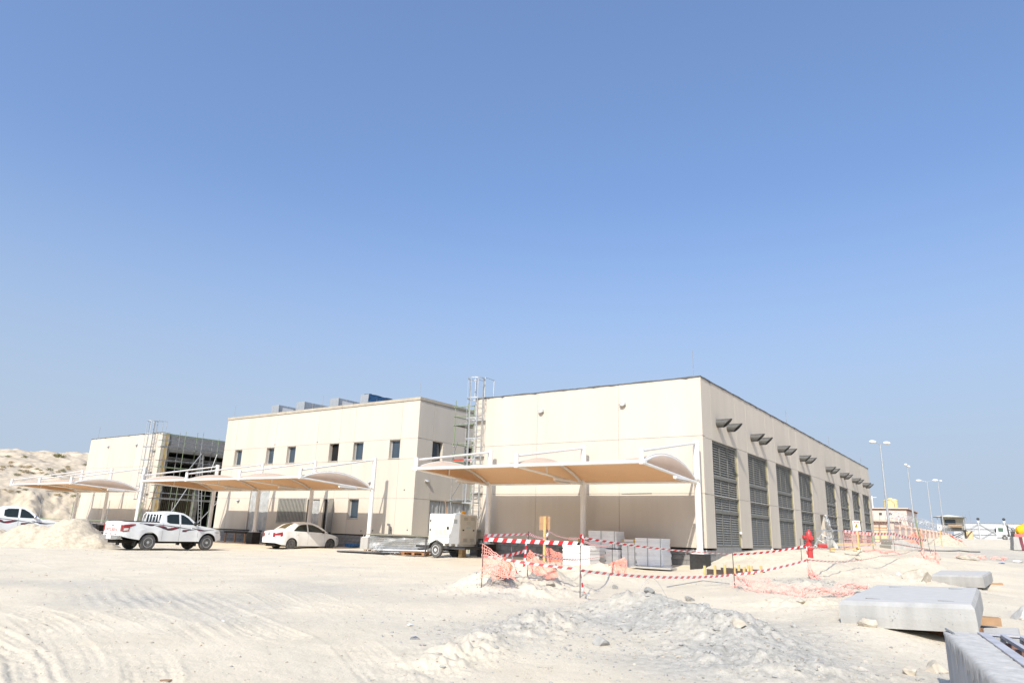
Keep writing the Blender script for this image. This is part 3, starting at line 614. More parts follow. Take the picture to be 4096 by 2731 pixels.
for k in range(3): MB().bar((-64, 32+k*1.5, 6.3), (CX1-.6, 32+k*1.5, 6.3), .12, .2).build('roof_beam', SGREY, unf)
bulkhead(unf, (-65.64, CY0, 7.61), (0,-1,0)); bulkhead(unf, (-60.69, CY0, 7.56), (0,-1,0)); rod(unf, -68.4, CY0+.2, CZ1-.1, 9.6)
plinth(unf, 'y', CY0+.06, CX0+.02, CX1-.05, CZ0-.03, 3, vis=(-62, -56))
flashing(unf, (CX0, CY0, 0), (CX1, CY0, 0), (0,-1,0), CZ1, .02)

# ---------------------------------------------------------------- caged roof ladders
def caged_ladder(label, x, y, z0, zr):
    t = thing('caged_ladder', label, 'ladder', (x, y, z0)); w2 = .24; yl = y-.2
    for s in (-1, 1): MB().bar((x+s*w2, yl, z0), (x+s*w2, yl, zr+.95), .05, .02).build('side_rail', GALV, t)
    rg = MB().tube([(-w2, 0, 0), (w2, 0, 0)], .012, 6).mesh('rung', GALV); b = WM(t).translation
    n = int((zr-z0)/.28)
    for k in range(n): inst(rg, 'rung', Vector((x, yl, z0+.15+k*.28))-b, t)
    for s in (-1, 1):
        MB().tube([(x+s*(w2+.06), yl, zr), (x+s*(w2+.06), yl, zr+1.0), (x+s*(w2+.06), yl+.75, zr+1.0), (x+s*(w2+.06), yl+.75, zr-.05)], .026, 6).build('walk_through_rail', GALV, t)
    def arc(z): return [(x+.42*math.sin(R_(a)), yl-.34-.42*math.cos(R_(a))+.02, z) for a in range(-125, 126, 25)]
    zs = np.linspace(z0+1.75, zr+.9, 7)
    for z in zs:
        pts = [(x-w2, yl, z)]+arc(z)+[(x+w2, yl, z)]
        m = MB()
        for p, q in zip(pts, pts[1:]): m.bar(p, q, .012, .055)
        m.build('hoop', GALV, t)
    for a in (-95, -50, 0, 50, 95):
        p = (x+.41*math.sin(R_(a)), yl-.34-.41*math.cos(R_(a))+.02); MB().bar((*p, zs[0]), (*p, zs[-1]), .045, .012, upv=(math.sin(R_(a)), -math.cos(R_(a)), 0)).build('cage_strap', GALV, t)
    for z in np.arange(z0+.5, zr, 1.75): MB().bar((x-w2-.06, yl+.1, z), (x+w2+.06, yl+.1, z), .2, .05).build('wall_bracket', GALV, t)
caged_ladder('galvanised caged roof ladder on the corner of the louvred hall', -20.93, BY0, .9, BZ1)
caged_ladder('galvanised caged roof ladder on the unfinished hall beside scaffolding', -57.75, CY0, 1.2, CZ1)
# ================================================================ parking canopies
def canopy(label, xs, yp, yf, ped_top, zt, pedm, lights, grp='cantilever parking canopies in front of the halls'):
    t = thing('parking_canopy', label, 'canopy', ((xs[0]+xs[-1])/2, yp, .1), 0, grp)
    zf, zr, rise = 3.78, 3.50, .60
    ch = lambda s: zf+(zr-zf)*s
    def arch(s): return ch(s)+rise*(4*s*(1-s))**.92
    Y = lambda s: yf+(yp-yf)*s
    xs = list(xs)
    for i, x in enumerate(xs):
        p = MB().tube([(x, yp, ped_top+.02), (x, yp, zt)], .125, 20).build('post', POST, t, smooth=50)
        MB().lathe([(.17, 0), (.14, .12)], Matrix.Translation((x, yp, ped_top+.03)), 16).build('base_collar', POST, p, smooth=50)
        MB().box(x-.24, x+.24, yp-.24, yp+.24, ped_top, ped_top+.03).build('base_plate', POST, p)
        for sx in (-1, 1):
            for sy in (-1, 1): MB().tube([(x+sx*.19, yp+sy*.19, ped_top-.02), (x+sx*.19, yp+sy*.19, ped_top+.16)], .016, 6).build('anchor_bolt', GALV, p)
        MB().box(x-.3, x+.3, yp-.3, yp+.3, -.5, ped_top-.003).build('pedestal', pedm[i], t)
        MB().tube([(x, yf, zf-.08), (x, yf, zf+.46)], .085, 14).build('stub_post', POST, t, smooth=50)
        MB().tube([(x, yf+.02, zf+.36), (x, yp-.1, zt-.14)], .05, 10).build('tie_rod', POST, t, smooth=50)
        MB().tube([(x, Y(s), arch(s)-.07) for s in np.linspace(.02, .99, 18)], .055, 10).build('arch_rib', POST, t, smooth=50)
        MB().tube([(x, yf+.03, zf-.02), (x, yp-.1, zr-.03)], .05, 10).build('lower_strut', POST, t, smooth=50)
        MB().tube([(x, Y(.42), ch(.42)-.02), (x, Y(.42), arch(.42)-.1)], .03, 8).build('web_strut', POST, t)
        m = MB(); M = Matrix.Translation((x, yp-.13, zr+.03)) @ Matrix.Rotation(R_(-38), 4, 'X'); m.obox(M, .3, .26, .03); m.build('bracket', WHITE, t)
        if lights[i]:
            f = MB().box(x+.05, x+.17, Y(.5), Y(.5)+1.25, zr-.06, zr+.02); M = None; b_ = f.build('batten_light', WHITE, t)
            MB().tube([(x+.11, Y(.5)+.04, zr-.085), (x+.11, Y(.5)+1.2, zr-.085)], .022, 8).build('lamp_tube', CLEARLENS, b_)
    MB().tube([(xs[0]-.1, yf, zf), (xs[-1]+.1, yf, zf)], .062, 12).build('front_pipe', POST, t, smooth=50)
    for xe in (xs[0]-.16, xs[-1]+.04): MB().lathe([(.085, 0), (.085, .12)], Matrix.Translation((xe, yf, zf)) @ Matrix.Rotation(R_(90), 4, 'Y'), 14).build('pipe_cap', POST, t, smooth=50)
    MB().tube([(xs[0], yp-.1, zr), (xs[-1], yp-.1, zr)], .055, 12).build('rear_pipe', POST, t, smooth=50)
    for xa, xb in zip(xs, xs[1:]):
        P = []
        for i in range(25):
            u = i/24; sg = 1-.52*(4*u*(1-u))**.8
            P.append([(xa+(xb-xa)*u, Y(s), ch(s)+(arch(s)-ch(s))*sg-.01*0) for s in np.linspace(0.0, .985, 22)])
        MB().grid(P).build('lining', FABRIC, t, smooth=True)
        MB().grid([[(q[0], q[1], q[2]+.014) for q in row] for row in P]).build('membrane', FABOUT, t, smooth=True)
    for x in (xs[0], xs[-1]):
        P = []
        for s in np.linspace(.04, .975, 24): P.append([(x+(.10 if x == xs[-1] else -.10)*math.sin(math.pi*v/4)*math.sin(math.pi*s), Y(s), ch(s)+.02+(arch(s)-ch(s)-.02)*v/4) for v in range(5)])
        sg_ = 1 if x == xs[-1] else -1
        MB().grid(P).build('gable_lining', FABRIC, t, smooth=True); MB().grid([[(q[0]+sg_*.012, q[1], q[2]) for q in row] for row in P]).build('gable_fabric', FABOUT, t, smooth=True)
        MB().tube([(x, Y(s), arch(s)+.01) for s in np.linspace(0, .985, 20)], .022, 6).build('edge_rope', WHITE, t)
    return t
canopy('white and tan canopy in front of the louvred hall, nearest of three', (-19.85, -14.8, -9.75), 26.45, 21.35, .82, 5.13, (BITUM, BITUM, BITUM), (1, 1, 1))
canopy('white and tan canopy with three bays in front of the office block', (-45.8, -40.62, -35.26, -29.96), 28.7, 23.5, .83, 5.31, (BITUM, BITUM, BITUM, CONC), (0, 1, 1, 1))
canopy('white and tan canopy at far left before the unfinished hall', (-66.3, -61.1, -55.8), 28.7, 23.5, .85, 5.42, (BITUM, BITUM, BITUM), (1, 1, 1))

# ================================================================ scaffolding
def pole(t, p, q, m, name='standard', r=.026): MB().tube([p, q], r, 6).build(name, m, t)
sca = thing('tube_scaffold', 'green and grey tube scaffolding on the open side of the unfinished hall', 'scaffold', (-55.9, 33, .1))
SY = [30.05, 31.45, 33.0, 34.5, 36.0]
for i, y in enumerate(SY):
    for k, x in enumerate((-56.35, -55.45)):
        mm = (SGREEN, SGREY)[(i+k) % 2]; zt = 8.35+.2*((i*7+k*3) % 3)
        for z0, z1 in ((.15, 4.3), (4.32, zt)): pole(sca, (x, y, z0), (x, y, z1), SGREEN if z0 < 1 and i in (1, 2, 3) else mm)
        MB().sphere((x, y, 4.3), .05, 8, 6).build('joint', SGREY, sca)
    for z in (3.05, 4.1, 5.55, 7.17): pole(sca, (-56.4, y, z), (-55.4, y, z), SGREY, 'transom')
for z in (3.05, 3.51, 4.1, 5.55, 6.1, 7.17, 7.71, 8.19):
    for x in (-56.35, -55.45): pole(sca, (x, SY[0]-.35, z), (x, SY[-1]+.3, z-.03), SGREEN if z in (5.55, 8.19) else SGREY, 'ledger')
for z in (3.09, 7.21):
    for k in range(3): MB().box(-56.28+k*.28, -56.04+k*.28, SY[0]-.2, SY[-1]+.2, z, z+.05).build('deck_board', SGREY, sca)
pole(sca, (-55.3, 30.6, 1.0), (-55.3, 32.3, 4.2), GALV, 'brace', .035); pole(sca, (-55.3, 33.5, 1.2), (-55.3, 35.6, 3.6), GALV, 'brace', .035)
pole(sca, (-55.3, 31.9, 5.2), (-55.3, 33.0, 6.9), GALV, 'brace', .03); pole(sca, (-55.4, 34.1, 5.4), (-55.4, 34.5, 7.0), GALV, 'brace', .03); pole(sca, (-56.3, 29.75, 2.0), (-56.3, 30.2, 4.2), REDWOOD, 'brace', .03)
def plain_ladder(label, p, q, w=.4, m=GALV, rungs=.3, group=None):
    p = Vector(p); q = Vector(q); t = thing('ladder', label, 'ladder', p, 0, group); d = (q-p); s = Vector((0, 1, 0)).cross(d).normalized() if abs(d.normalized().y) < .9 else Vector((1,0,0))
    if abs(d.y) < .01*d.length+1e-6: s = Vector((0,1,0))
    for k in (-1, 1): MB().bar(p+s*w/2*k, q+s*w/2*k, .03, .07).build('side_rail', m, t)
    n = int(d.length/rungs)
    for k in range(1, n): c = p+d*k/n; MB().tube([c-s*w/2, c+s*w/2], .016, 6).build('rung', m, t)
    return t
plain_ladder('aluminium ladder leaning inside the scaffolding of the unfinished hall', (-55.15, 33.75, .2), (-55.25, 33.0, 6.75), .42)
# tower in the gap between office and hall
tw = thing('scaffold_tower', 'green tube scaffold tower in the gap between office and louvred hall', 'scaffold', (-23.6, 29.5, .2))
for x in (-24.28, -22.95):
    for y in (29.0, 30.1):
        pole(tw, (x, y, .3), (x, y, 5.75), SGREY if x < -24 else SGREEN); pole(tw, (x, y, 5.77), (x, y, 8.3 if x < -24 else 7.9), SGREEN)
        for z in (2.9, 5.75): MB().sphere((x, y, z), .055, 8, 6).build('joint', SGREY, tw)
for z in (2.89, 4.94, 5.33, 5.89, 6.91, 7.39, 7.91):
    for y in (29.0, 30.1): pole(tw, (-24.4, y, z), (-22.8, y, z), SGREEN if z > 4.5 else SGREY, 'ledger')
    for x in (-24.28, -22.95): pole(tw, (x, 28.9, z), (x, 30.2, z), SGREEN, 'transom')
for z in (2.95, 6.95):
    for k in range(4): MB().box(-24.35, -22.85, 29.02+k*.27, 29.26+k*.27, z, z+.05).build('deck_board', SGREY, tw)
MB().box(-24.35, -22.85, 29.03, 29.06, 4.98, 5.08).build('toe_board', mat('red_board', (.5,.07,.05), .7, var=.3, scale=5), tw)
pole(tw, (-24.3, 29.0, 3.0), (-23.0, 29.0, 4.8), SGREY, 'brace'); pole(tw, (-24.35, 28.95, 4.9), (-24.0, 28.95, 6.0), SGREY, 'brace'); pole(tw, (-24.5, 28.8, 2.9), (-24.1, 28.7, 1.5), REDWOOD, 'brace')
# low run of standards and ledgers by the far-left canopy
lw = thing('low_scaffold', 'low run of unfinished scaffold standards and ledgers behind the sand pile', 'scaffold', (-50, 23.5, 0))
lowp = [(-55.5, 21.8), (-52.6, 22.6), (-49.3, 23.4), (-46.6, 24.2), (-44.2, 24.9)]
for i, (x, y) in enumerate(lowp): pole(lw, (x, y, -.1), (x, y, 2.55-.1*(i % 2)), SGREEN if i in (1, 3) else SGREY)
for (xa, ya), (xb, yb) in zip(lowp, lowp[1:]):
    for z in (.55, 1.25): pole(lw, (xa, ya, z), (xb, yb, z-.03), SGREEN if z > 1 else SGREY, 'ledger')
pole(lw, (-46.8, 24.0, -.1), (-46.5, 24.1, 2.5), SGREEN)
# ================================================================ vehicles (local frame: x forward, y left, z up, origin under the rear axle)
def lbuild(mb, name, mats, parent, smooth=False):
    o = bpy.data.objects.new(name, mb.mesh(name, mats, smooth)); C.objects.link(o); o.parent = parent; return o
def ip(poly):
    xs = [p[0] for p in poly]; zs = [p[1] for p in poly]
    return lambda x: float(np.interp(x, xs, zs))
def shell(xs, top, bot, w, rows=14, inner=None, arch=(), crown=.03):
    """body surface: both sides, top (with an optional load bed), underside; material 0 paint, 1 underbody"""
    mb = MB(); rings = []
    for x in xs:
        zb, zt = bot(x), top(x); zt = max(zt, zb+.02); ring = []
        for j in range(rows): z = zb+(zt-zb)*j/(rows-1); ring.append((x, w(x, z), z))
        wt = w(x, zt); bed = inner(x) if inner else None
        if bed is None: mids = [(x, wt*f, zt+crown*(1-f*f)) for f in (.85, .6, .3, 0, -.3, -.6, -.85)]
        else: mids = [(x, wt-.07, zt), (x, wt-.075, bed), (x, .3, bed), (x, 0, bed), (x, -.3, bed), (x, -wt+.075, bed), (x, -wt+.07, zt)]
        ring += mids
        for j in range(rows): z = zt+(zb-zt)*j/(rows-1); ring.append((x, -w(x, z), z))
        rings.append(ring)
    n = len(rings[0])
    V = [p for r in rings for p in r]; F = []; MI = []
    for i in range(len(xs)-1):
        for j in range(n):
            k = (j+1) % n; F.append((i*n+j, (i+1)*n+j, (i+1)*n+k, i*n+k)); MI.append(1 if k == 0 else 0)
    F.append(tuple(range(n))); MI.append(0); F.append(tuple(reversed([(len(xs)-1)*n+j for j in range(n)]))); MI.append(0)
    mb.v = V; mb.f = F; mb.mi = MI
    return mb
def band(lo, hi, w, side, off=.006, n=24, rows=5):
    x0 = max(lo[0][0], hi[0][0]); x1 = min(lo[-1][0], hi[-1][0]); l = ip(lo); h = ip(hi); P = []
    for i in range(n+1):
        x = x0+(x1-x0)*i/n; P.append([(x, side*(w(x, l(x)+(h(x)-l(x))*j/(rows-1))+off), l(x)+(h(x)-l(x))*j/(rows-1)) for j in range(rows)])
    if side > 0: P = P[::-1]
    return MB().grid(P)
def topband(x0, x1, top, wf, f, off=.008, n=10, crown=.03):
    P = []
    for i in range(n+1):
        x = x0+(x1-x0)*i/n; z = top(x)
        P.append([(x, wf(x, z)*v*f(i/n), z+crown*(1-v*v)+off) for v in (-1,-.7,-.35,0,.35,.7,1)])
    return MB().grid(P)
def wheel(t, x, side, track, r, wd, rimm, dish=.03, hole=10):
    Mx = Matrix.Translation((x, side*track, r)) @ Matrix.Rotation(R_(-90*side), 4, 'X')
    q = MB(); h = wd/2; q.lathe([(r*.60, -h*.9), (r*.78, -h), (r*.95, -h*.85), (r, -h*.55), (r, h*.55), (r*.95, h*.85), (r*.78, h), (r*.60, h*.9)], Mx, 32); o = lbuild(q, 'wheel', TYRE, t, 40)
    q = MB(); q.lathe([(r*.61, h*.55), (r*.61, h*.93), (r*.56, h*.93), (r*.52, h*.5), (r*.40, h*.42), (r*.33, h*.66), (r*.2, h*.7), (r*.17, h*.95), (.004, h*.98)], Mx, 28); rm = lbuild(q, 'rim', rimm, o, 40)
    for k in range(hole):
        a = 2*math.pi*k/hole; q = MB(); q.lathe([(r*.045, h*.47), (r*.045, h*.50)], Mx @ Matrix.Translation((r*.455*math.cos(a), r*.455*math.sin(a), 0)), 8); lbuild(q, 'rim_hole', BLACK, rm)
    return o
def archbot(base, axles, R, zc):
    def f(x):
        z = base(x)
        for a in axles:
            d = abs(x-a)
            if d < R: z = max(z, zc+math.sqrt(R*R-d*d))
        return z
    return f
def arch_xs(x0, x1, axles, R, step=.06):
    xs = set(np.arange(x0, x1, step).round(3).tolist()+[x1])
    for a in axles:
        for k in range(-12, 13): xs.add(round(a+R*math.sin(R_(90*k/12)), 4))
        xs.add(round(a-R-.002, 4)); xs.add(round(a+R+.002, 4))
    return sorted(x for x in xs if x0 <= x <= x1)

def pickup(loc, rz, label, lettering=True):
    t = thing('pickup_truck', label, 'pickup', loc, rz)
    base = ip([(-1.25,.62),(-.95,.55),(-.5,.48),(.6,.42),(2.5,.42),(3.5,.44),(3.86,.50)])
    top = ip([(-1.27,1.22),(-1.2,1.27),(.52,1.27),(.56,1.25),(2.30,1.20),(2.5,1.175),(3.0,1.11),(3.45,1.03),(3.7,.95),(3.84,.80),(3.88,.66)])
    def w(x, z):
        a = .885-.05*max(0, (.75-z))**1.2-.06*max(0, z-1.0)**1.3/.3
        a += .03*math.exp(-((abs(x)-.46)/.2)**2)*(1 if z < .95 else .4)+.03*math.exp(-((abs(x-3)-.46)/.2)**2)*(1 if z < .95 else .4)
        if x > 3.1: a -= .30*((x-3.1)/.78)**2.6
        if x < -1.0: a -= .06*((-1.0-x)/.27)**2
        return a
    bot = archbot(base, (0, 3.0), .47, .36); xs = arch_xs(-1.27, 3.88, (0, 3.0), .47)
    xs = sorted(set(xs+[-1.19, -1.1895, .46, .4605]))
    b = lbuild(shell(xs, top, bot, w, 16, inner=lambda x: .78 if -1.1895 <= x <= .46 else None), 'body', [CARWHITE, UNDER], t, 38)
    gt = ip([(.50,1.24),(.55,1.50),(.62,1.68),(.75,1.755),(1.0,1.785),(1.35,1.79),(1.65,1.75),(1.95,1.60),(2.2,1.40),(2.42,1.205)])
    def gw(x, z):
        q = max(0, z-1.2)/.58
        return .835-.15*q-.03*q*q-(.05*max(0, (x-1.7))**1.5)
    gxs = sorted(set(np.linspace(.50, 2.42, 34).round(3).tolist()))
    lbuild(shell(gxs, gt, lambda x: min(1.19, gt(x)-.03), gw, 8, crown=.035), 'cab', [CARWHITE, UNDER], t, 45)
    for s in (-1, 1):
        lbuild(band([(.80,1.31),(.95,1.25),(1.42,1.225)], [(.80,1.60),(.95,1.675),(1.42,1.685)], gw, s), 'side_window', CARGLASS, t, True)
        lbuild(band([(1.52,1.22),(2.22,1.19)], [(1.52,1.68),(1.66,1.66),(1.9,1.52),(2.22,1.24)], gw, s), 'side_window', CARGLASS, t, True)
        for x, z0, z1 in ((.60,.46,1.24),(1.47,.44,1.22),(2.42,.62,1.18)):
            lbuild(band([(x-.006,z0),(x+.006,z0)], [(x-.006,z1),(x+.006,z1)], w, s, .004, 2, 12), 'door_seam', GENLINE, t)
        for x in (1.30, 2.16):
            q = MB(); q.sphere((x-.02, s*(w(x,1.10)+.02), 1.10-.05*(x>2)), .09, 10, 6, (1.0,.28,.26)); h_ = lbuild(q, 'door_handle', CHROME, t, True)
        q = MB(); q.sphere((2.18, s*1.0, 1.27), .13, 12, 8, (.6,.75,.85)); mi = lbuild(q, 'mirror', BLACK if lettering else CHROME, t, True)
        lbuild(MB().bar((2.2, s*.80, 1.22), (2.18, s*.95, 1.24), .05), 'mirror_arm', BLACK, mi)
        # side graphics
        def dec(lo, hi, m, o=.005): lbuild(band(lo, hi, w, s, o, 16, 4), 'side_graphic', m, t, True)
        dec([(-.55,1.205),(.5,1.16),(1.45,1.06),(2.05,.985)], [(-.55,1.225),(.5,1.185),(1.45,1.095),(2.05,1.0)], DECALGREY)
        dec([(.2,1.13),(.55,1.02),(.85,.925),(1.05,.925),(1.25,.985),(1.5,1.07)], [(.2,1.14),(.55,1.10),(.85,1.02),(1.05,1.05),(1.25,1.09),(1.5,1.09)], DECALGREY, .006)
        dec([(.36,1.125),(.6,1.055),(.78,1.03)], [(.36,1.135),(.6,1.125),(.78,1.075)], DECALRED, .009); dec([(.88,.945),(1.05,.945),(1.35,1.05)], [(.88,1.01),(1.05,1.06),(1.35,1.075)], DECALRED, .009)
        dec([(1.60,.87),(1.75,.87),(1.95,.95),(2.2,.965)], [(1.60,.96),(1.75,.97),(1.95,.985),(2.2,.975)], DECALGREY, .006); dec([(1.63,.89),(1.75,.895),(1.86,.94)], [(1.63,.945),(1.75,.95),(1.86,.955)], DECALRED, .009)
        dec([(-.35,1.19),(-.05,1.11),(.1,1.11),(.22,1.17)], [(-.35,1.20),(-.05,1.185),(.1,1.18),(.22,1.175)], DECALGREY, .006); dec([(-.08,1.125),(.02,1.125),(.14,1.16)], [(-.08,1.165),(.02,1.165),(.14,1.17)], DECALRED, .009)
        dec([(2.10,1.05),(2.5,.93),(2.75,.925),(3.0,.96),(3.3,.985)], [(2.10,1.06),(2.5,1.0),(2.75,.975),(3.0,.98),(3.3,.99)], DECALGREY, .006); dec([(2.35,.985),(2.55,.94),(2.72,.945)], [(2.35,1.0),(2.55,.985),(2.72,.96)], DECALRED, .009)
        # lamps
        lbuild(band([(-1.235,.82),(-1.0,.86),(-.98,1.03),(-.72,1.13)], [(-1.235,1.14),(-1.0,1.16),(-.98,1.17),(-.72,1.18)], w, s, .012), 'tail_light', REDLENS, t, True)
        lbuild(band([(-1.225,.87),(-1.03,.90)], [(-1.225,.98),(-1.03,1.0)], w, s, .016), 'reverse_lens', CLEARLENS, t, True)
        q = MB().box(-1.285, -1.262, s*.86 if s < 0 else .70, -.70 if s < 0 else .86, .84, 1.13); lbuild(q, 'tail_light', REDLENS, t)
        lbuild(band([(3.35,.84),(3.7,.80)], [(3.35,.90),(3.7,.90)], w, s, .008), 'headlight', CLEARLENS, t, True)
        for ax in (0, 3.0): lbuild(MB().box(ax-.62, ax-.56, s*.62 if s > 0 else -.86, .86 if s > 0 else -.62, .20, .52), 'mud_flap', BLACK, t)
        lbuild(MB().tube([(-1.15, s*.80, 1.295), (.45, s*.79, 1.295)], .022, 8), 'bed_rail', BLACK, t, True)
    # headboard rack
    q = MB(); q.tube([(.40,-.72,1.27),(.43,-.68,1.62),(.46,-.56,1.73),(.46,.56,1.73),(.43,.68,1.62),(.40,.72,1.27)], .03, 8); lbuild(q, 'rack_hoop', CARWHITE, t, True)
    for y in (-.42, -.14, .14, .42): lbuild(MB().tube([(.41,y,1.27),(.45,y,1.72)], .024, 8), 'rack_bar', CARWHITE, t, True)
    P = [[(.50+.10*j/4-.012, y, 1.30+.36*j/4) for j in range(5)] for y in (-.62,-.3,0,.3,.62)]; lbuild(MB().grid(P), 'rear_window', CARGLASS, t)
    lbuild(topband(1.98, 2.38, gt, gw, lambda u: .88, .012), 'windscreen', CARGLASS, t, True)
    # tailgate
    tg = lbuild(MB().box(-1.305, -1.262, -.68, .68, .66, 1.255), 'tailgate', CARWHITE, t)
    lbuild(MB().box(-1.315, -1.303, -.06, .06, 1.06, 1.11), 'tailgate_handle', BLACK, tg)
    if lettering:
        M = WM(t) @ frame_matrix((-1.309, .06, .90), (0, -1, 0), (-1, 0, 0)); text_mesh('MITSUBISHI', .20, M, 'tailgate_lettering', REDTXT, tg, .002)
        for y in (.52, .08, -.36): lbuild(MB().box(-1.311, -1.304, y-.10, y+.10, .695, .735), 'red_reflector', REDTXT, tg)
        q = MB(); q.lathe([(.03,0),(.03,.006)], Matrix.Translation((-1.306,-.60,.88)) @ Matrix.Rotation(R_(-90),4,'Y'), 10); lbuild(q, 'round_sticker', GENLINE, tg)
    bp = MB(); bp.box(-1.42, -1.27, -.86, .86, .50, .65); bp.box(-1.43, -1.42, -.82, -.25, .52, .63); bp.box(-1.43, -1.42, .25, .82, .52, .63); bo = lbuild(bp, 'rear_bumper', CHROME, t)
    lbuild(MB().box(-1.435, -1.421, -.20, .20, .50, .64), 'number_plate', WHITE, bo)
    lbuild(MB().box(-1.2, 3.5, -.45, .45, .32, .46), 'chassis', UNDER, t); lbuild(MB().tube([(0,-.6,.36),(0,.6,.36)], .07, 8), 'axle', UNDER, t); lbuild(MB().tube([(3,-.6,.36),(3,.6,.36)], .06, 8), 'axle', UNDER, t)
    lbuild(MB().box(3.86, 3.93, -.55, .55, .48, .70), 'front_bumper', CARWHITE, t); lbuild(MB().box(3.80, 3.89, -.42, .42, .72, .86), 'grille', BLACK, t)
    for x in (0, 3.0):
        for s in (-1, 1): wheel(t, x, s, .77, .37, .21, RIM)
    return t
pickup((-34.05, 17.80, .0), R_(90.5), 'white double-cab pickup with maroon side graphics and red tailgate lettering')
pickup((-44.35, 14.75, .05), R_(78), 'white double-cab pickup at the left edge, partly behind the sand pile', False)

def sedan(loc, rz, label):
    t = thing('sedan_car', label, 'car', loc, rz); W = SEDWHITE
    base = ip([(-.93,.36),(-.6,.26),(.4,.20),(2.2,.20),(3.1,.22),(3.37,.30)])
    top = ip([(-.96,.62),(-.93,.86),(-.86,.97),(-.5,1.01),(-.25,1.02),(.3,1.0),(1.9,.955),(2.15,.93),(2.6,.86),(3.0,.76),(3.25,.66),(3.36,.52)])
    def w(x, z):
        a = .835-.07*max(0, .5-z)-.10*max(0, z-.62)**1.5/.4
        a += .018*math.exp(-((abs(x)-.38)/.18)**2)+.018*math.exp(-((abs(x-2.55)-.38)/.18)**2)
        if x > 2.5: a -= .36*((x-2.5)/.86)**2.4
        if x < -.4: a -= .20*((-.4-x)/.56)**2.3
        return a
    bot = archbot(base, (0, 2.55), .355, .29); xs = arch_xs(-.96, 3.36, (0, 2.55), .355)
    lbuild(shell(xs, top, bot, w, 16, crown=.035), 'body', [W, UNDER], t, 40)
    gt = ip([(-.36,1.005),(-.08,1.19),(.12,1.31),(.34,1.41),(.65,1.46),(1.05,1.48),(1.4,1.455),(1.7,1.365),(2.05,1.18),(2.47,.90)])
    def gw(x, z):
        q = max(0, z-.95)/.5
        a = .765-.14*q-.06*q*q
        if x < .3: a -= .10*((.3-x)/.64)**2
        if x > 1.8: a -= .06*((x-1.8)/.6)**2
        return a
    lbuild(shell(np.linspace(-.34, 2.45, 44), gt, lambda x: min(.93, gt(x)-.03), gw, 9, crown=.05), 'roof', [W, UNDER], t, 45)
    for s in (-1, 1):
        lbuild(band([(.14,1.01),(.3,.985),(.98,.975)], [(.14,1.05),(.40,1.28),(.65,1.36),(.98,1.39)], gw, s), 'side_window', SEDGLASS, t, True)
        lbuild(band([(1.06,.975),(2.18,.95)], [(1.06,1.39),(1.4,1.36),(1.75,1.22),(2.18,.96)], gw, s), 'side_window', SEDGLASS, t, True)
        lbuild(band([(.40,1.0),(.415,1.0)], [(.40,1.24),(.415,1.24)], gw, s, .009, 2, 6), 'quarter_bar', BLACK, t)
        for x, z0, z1 in ((.25,.62,.96),(1.03,.28,.96),(2.12,.34,.92)): lbuild(band([(x-.004,z0),(x+.004,z0)], [(x-.004,z1),(x+.004,z1)], w, s, .004, 2, 10), 'door_seam', GENLINE, t)
        for x in (.32, 1.22): lbuild(MB().sphere((x, s*(w(x,.83)+.012), .83), .075, 10, 6, (1.0,.25,.22)), 'door_handle', W, t, True)
        lbuild(MB().sphere((2.0, s*.86, .98), .10, 10, 8, (.7,.8,.75)), 'mirror', BLACK, t, True)
        lbuild(band([(-.94,.66),(-.72,.68),(-.58,.74)], [(-.94,.86),(-.72,.92),(-.58,.94)], w, s, .010), 'tail_light', REDLENS, t, True)
        lbuild(band([(-.94,.665),(-.70,.69)], [(-.94,.75),(-.70,.77)], w, s, .014), 'reverse_lens', CLEARLENS, t, True)
        q = MB(); q.grid([[(-.975+.025*v, s*y, z) for z in (.67,.78,.90)] for v, y in ((0,.44),(.2,.54),(1,.64))]); lbuild(q, 'tail_light', REDLENS, t, True)
        lbuild(band([(2.95,.60),(3.2,.54)], [(2.95,.72),(3.2,.64)], w, s, .008), 'headlight', CLEARLENS, t, True)
        lbuild(band([(.4,.24),(2.15,.24)], [(.4,.30),(2.15,.30)], w, s, .010), 'sill_trim', W, t, True)
    lbuild(topband(-.24, .30, gt, gw, lambda u: .80+.03*u, .010, crown=.05), 'rear_window', mat('tinted_rear_glass', (.10,.095,.055), .08, spec=.7, var=.2), t, True)
    lbuild(topband(1.62, 2.36, gt, gw, lambda u: .86+.04*u, .010, crown=.05), 'windscreen', SEDGLASS, t, True)
    lbuild(MB().box(-.995, -.955, -.20, .20, .66, .76), 'number_plate', WHITE, t)
    lbuild(MB().sphere((-.975, 0, .835), .16, 14, 6, (.12, 1.3, .16)), 'trim_strip', CHROME, t, True)
    em = MB(); em.lathe([(.035,0),(.035,.006)], Matrix.Translation((-.945,0,.915)) @ Matrix.Rotation(R_(-90),4,'Y'), 14); lbuild(em, 'emblem', CHROME, t)
    lbuild(MB().box(-.8, 3.0, -.5, .5, .17, .30), 'chassis', UNDER, t)
    for x in (0, 2.55):
        for s in (-1, 1): wheel(t, x, s, .725, .30, .18, RUSTRIM, hole=8)
    return t
sedan((-33.75, 25.85, .03), R_(84), 'small white sedan parked before the office block')

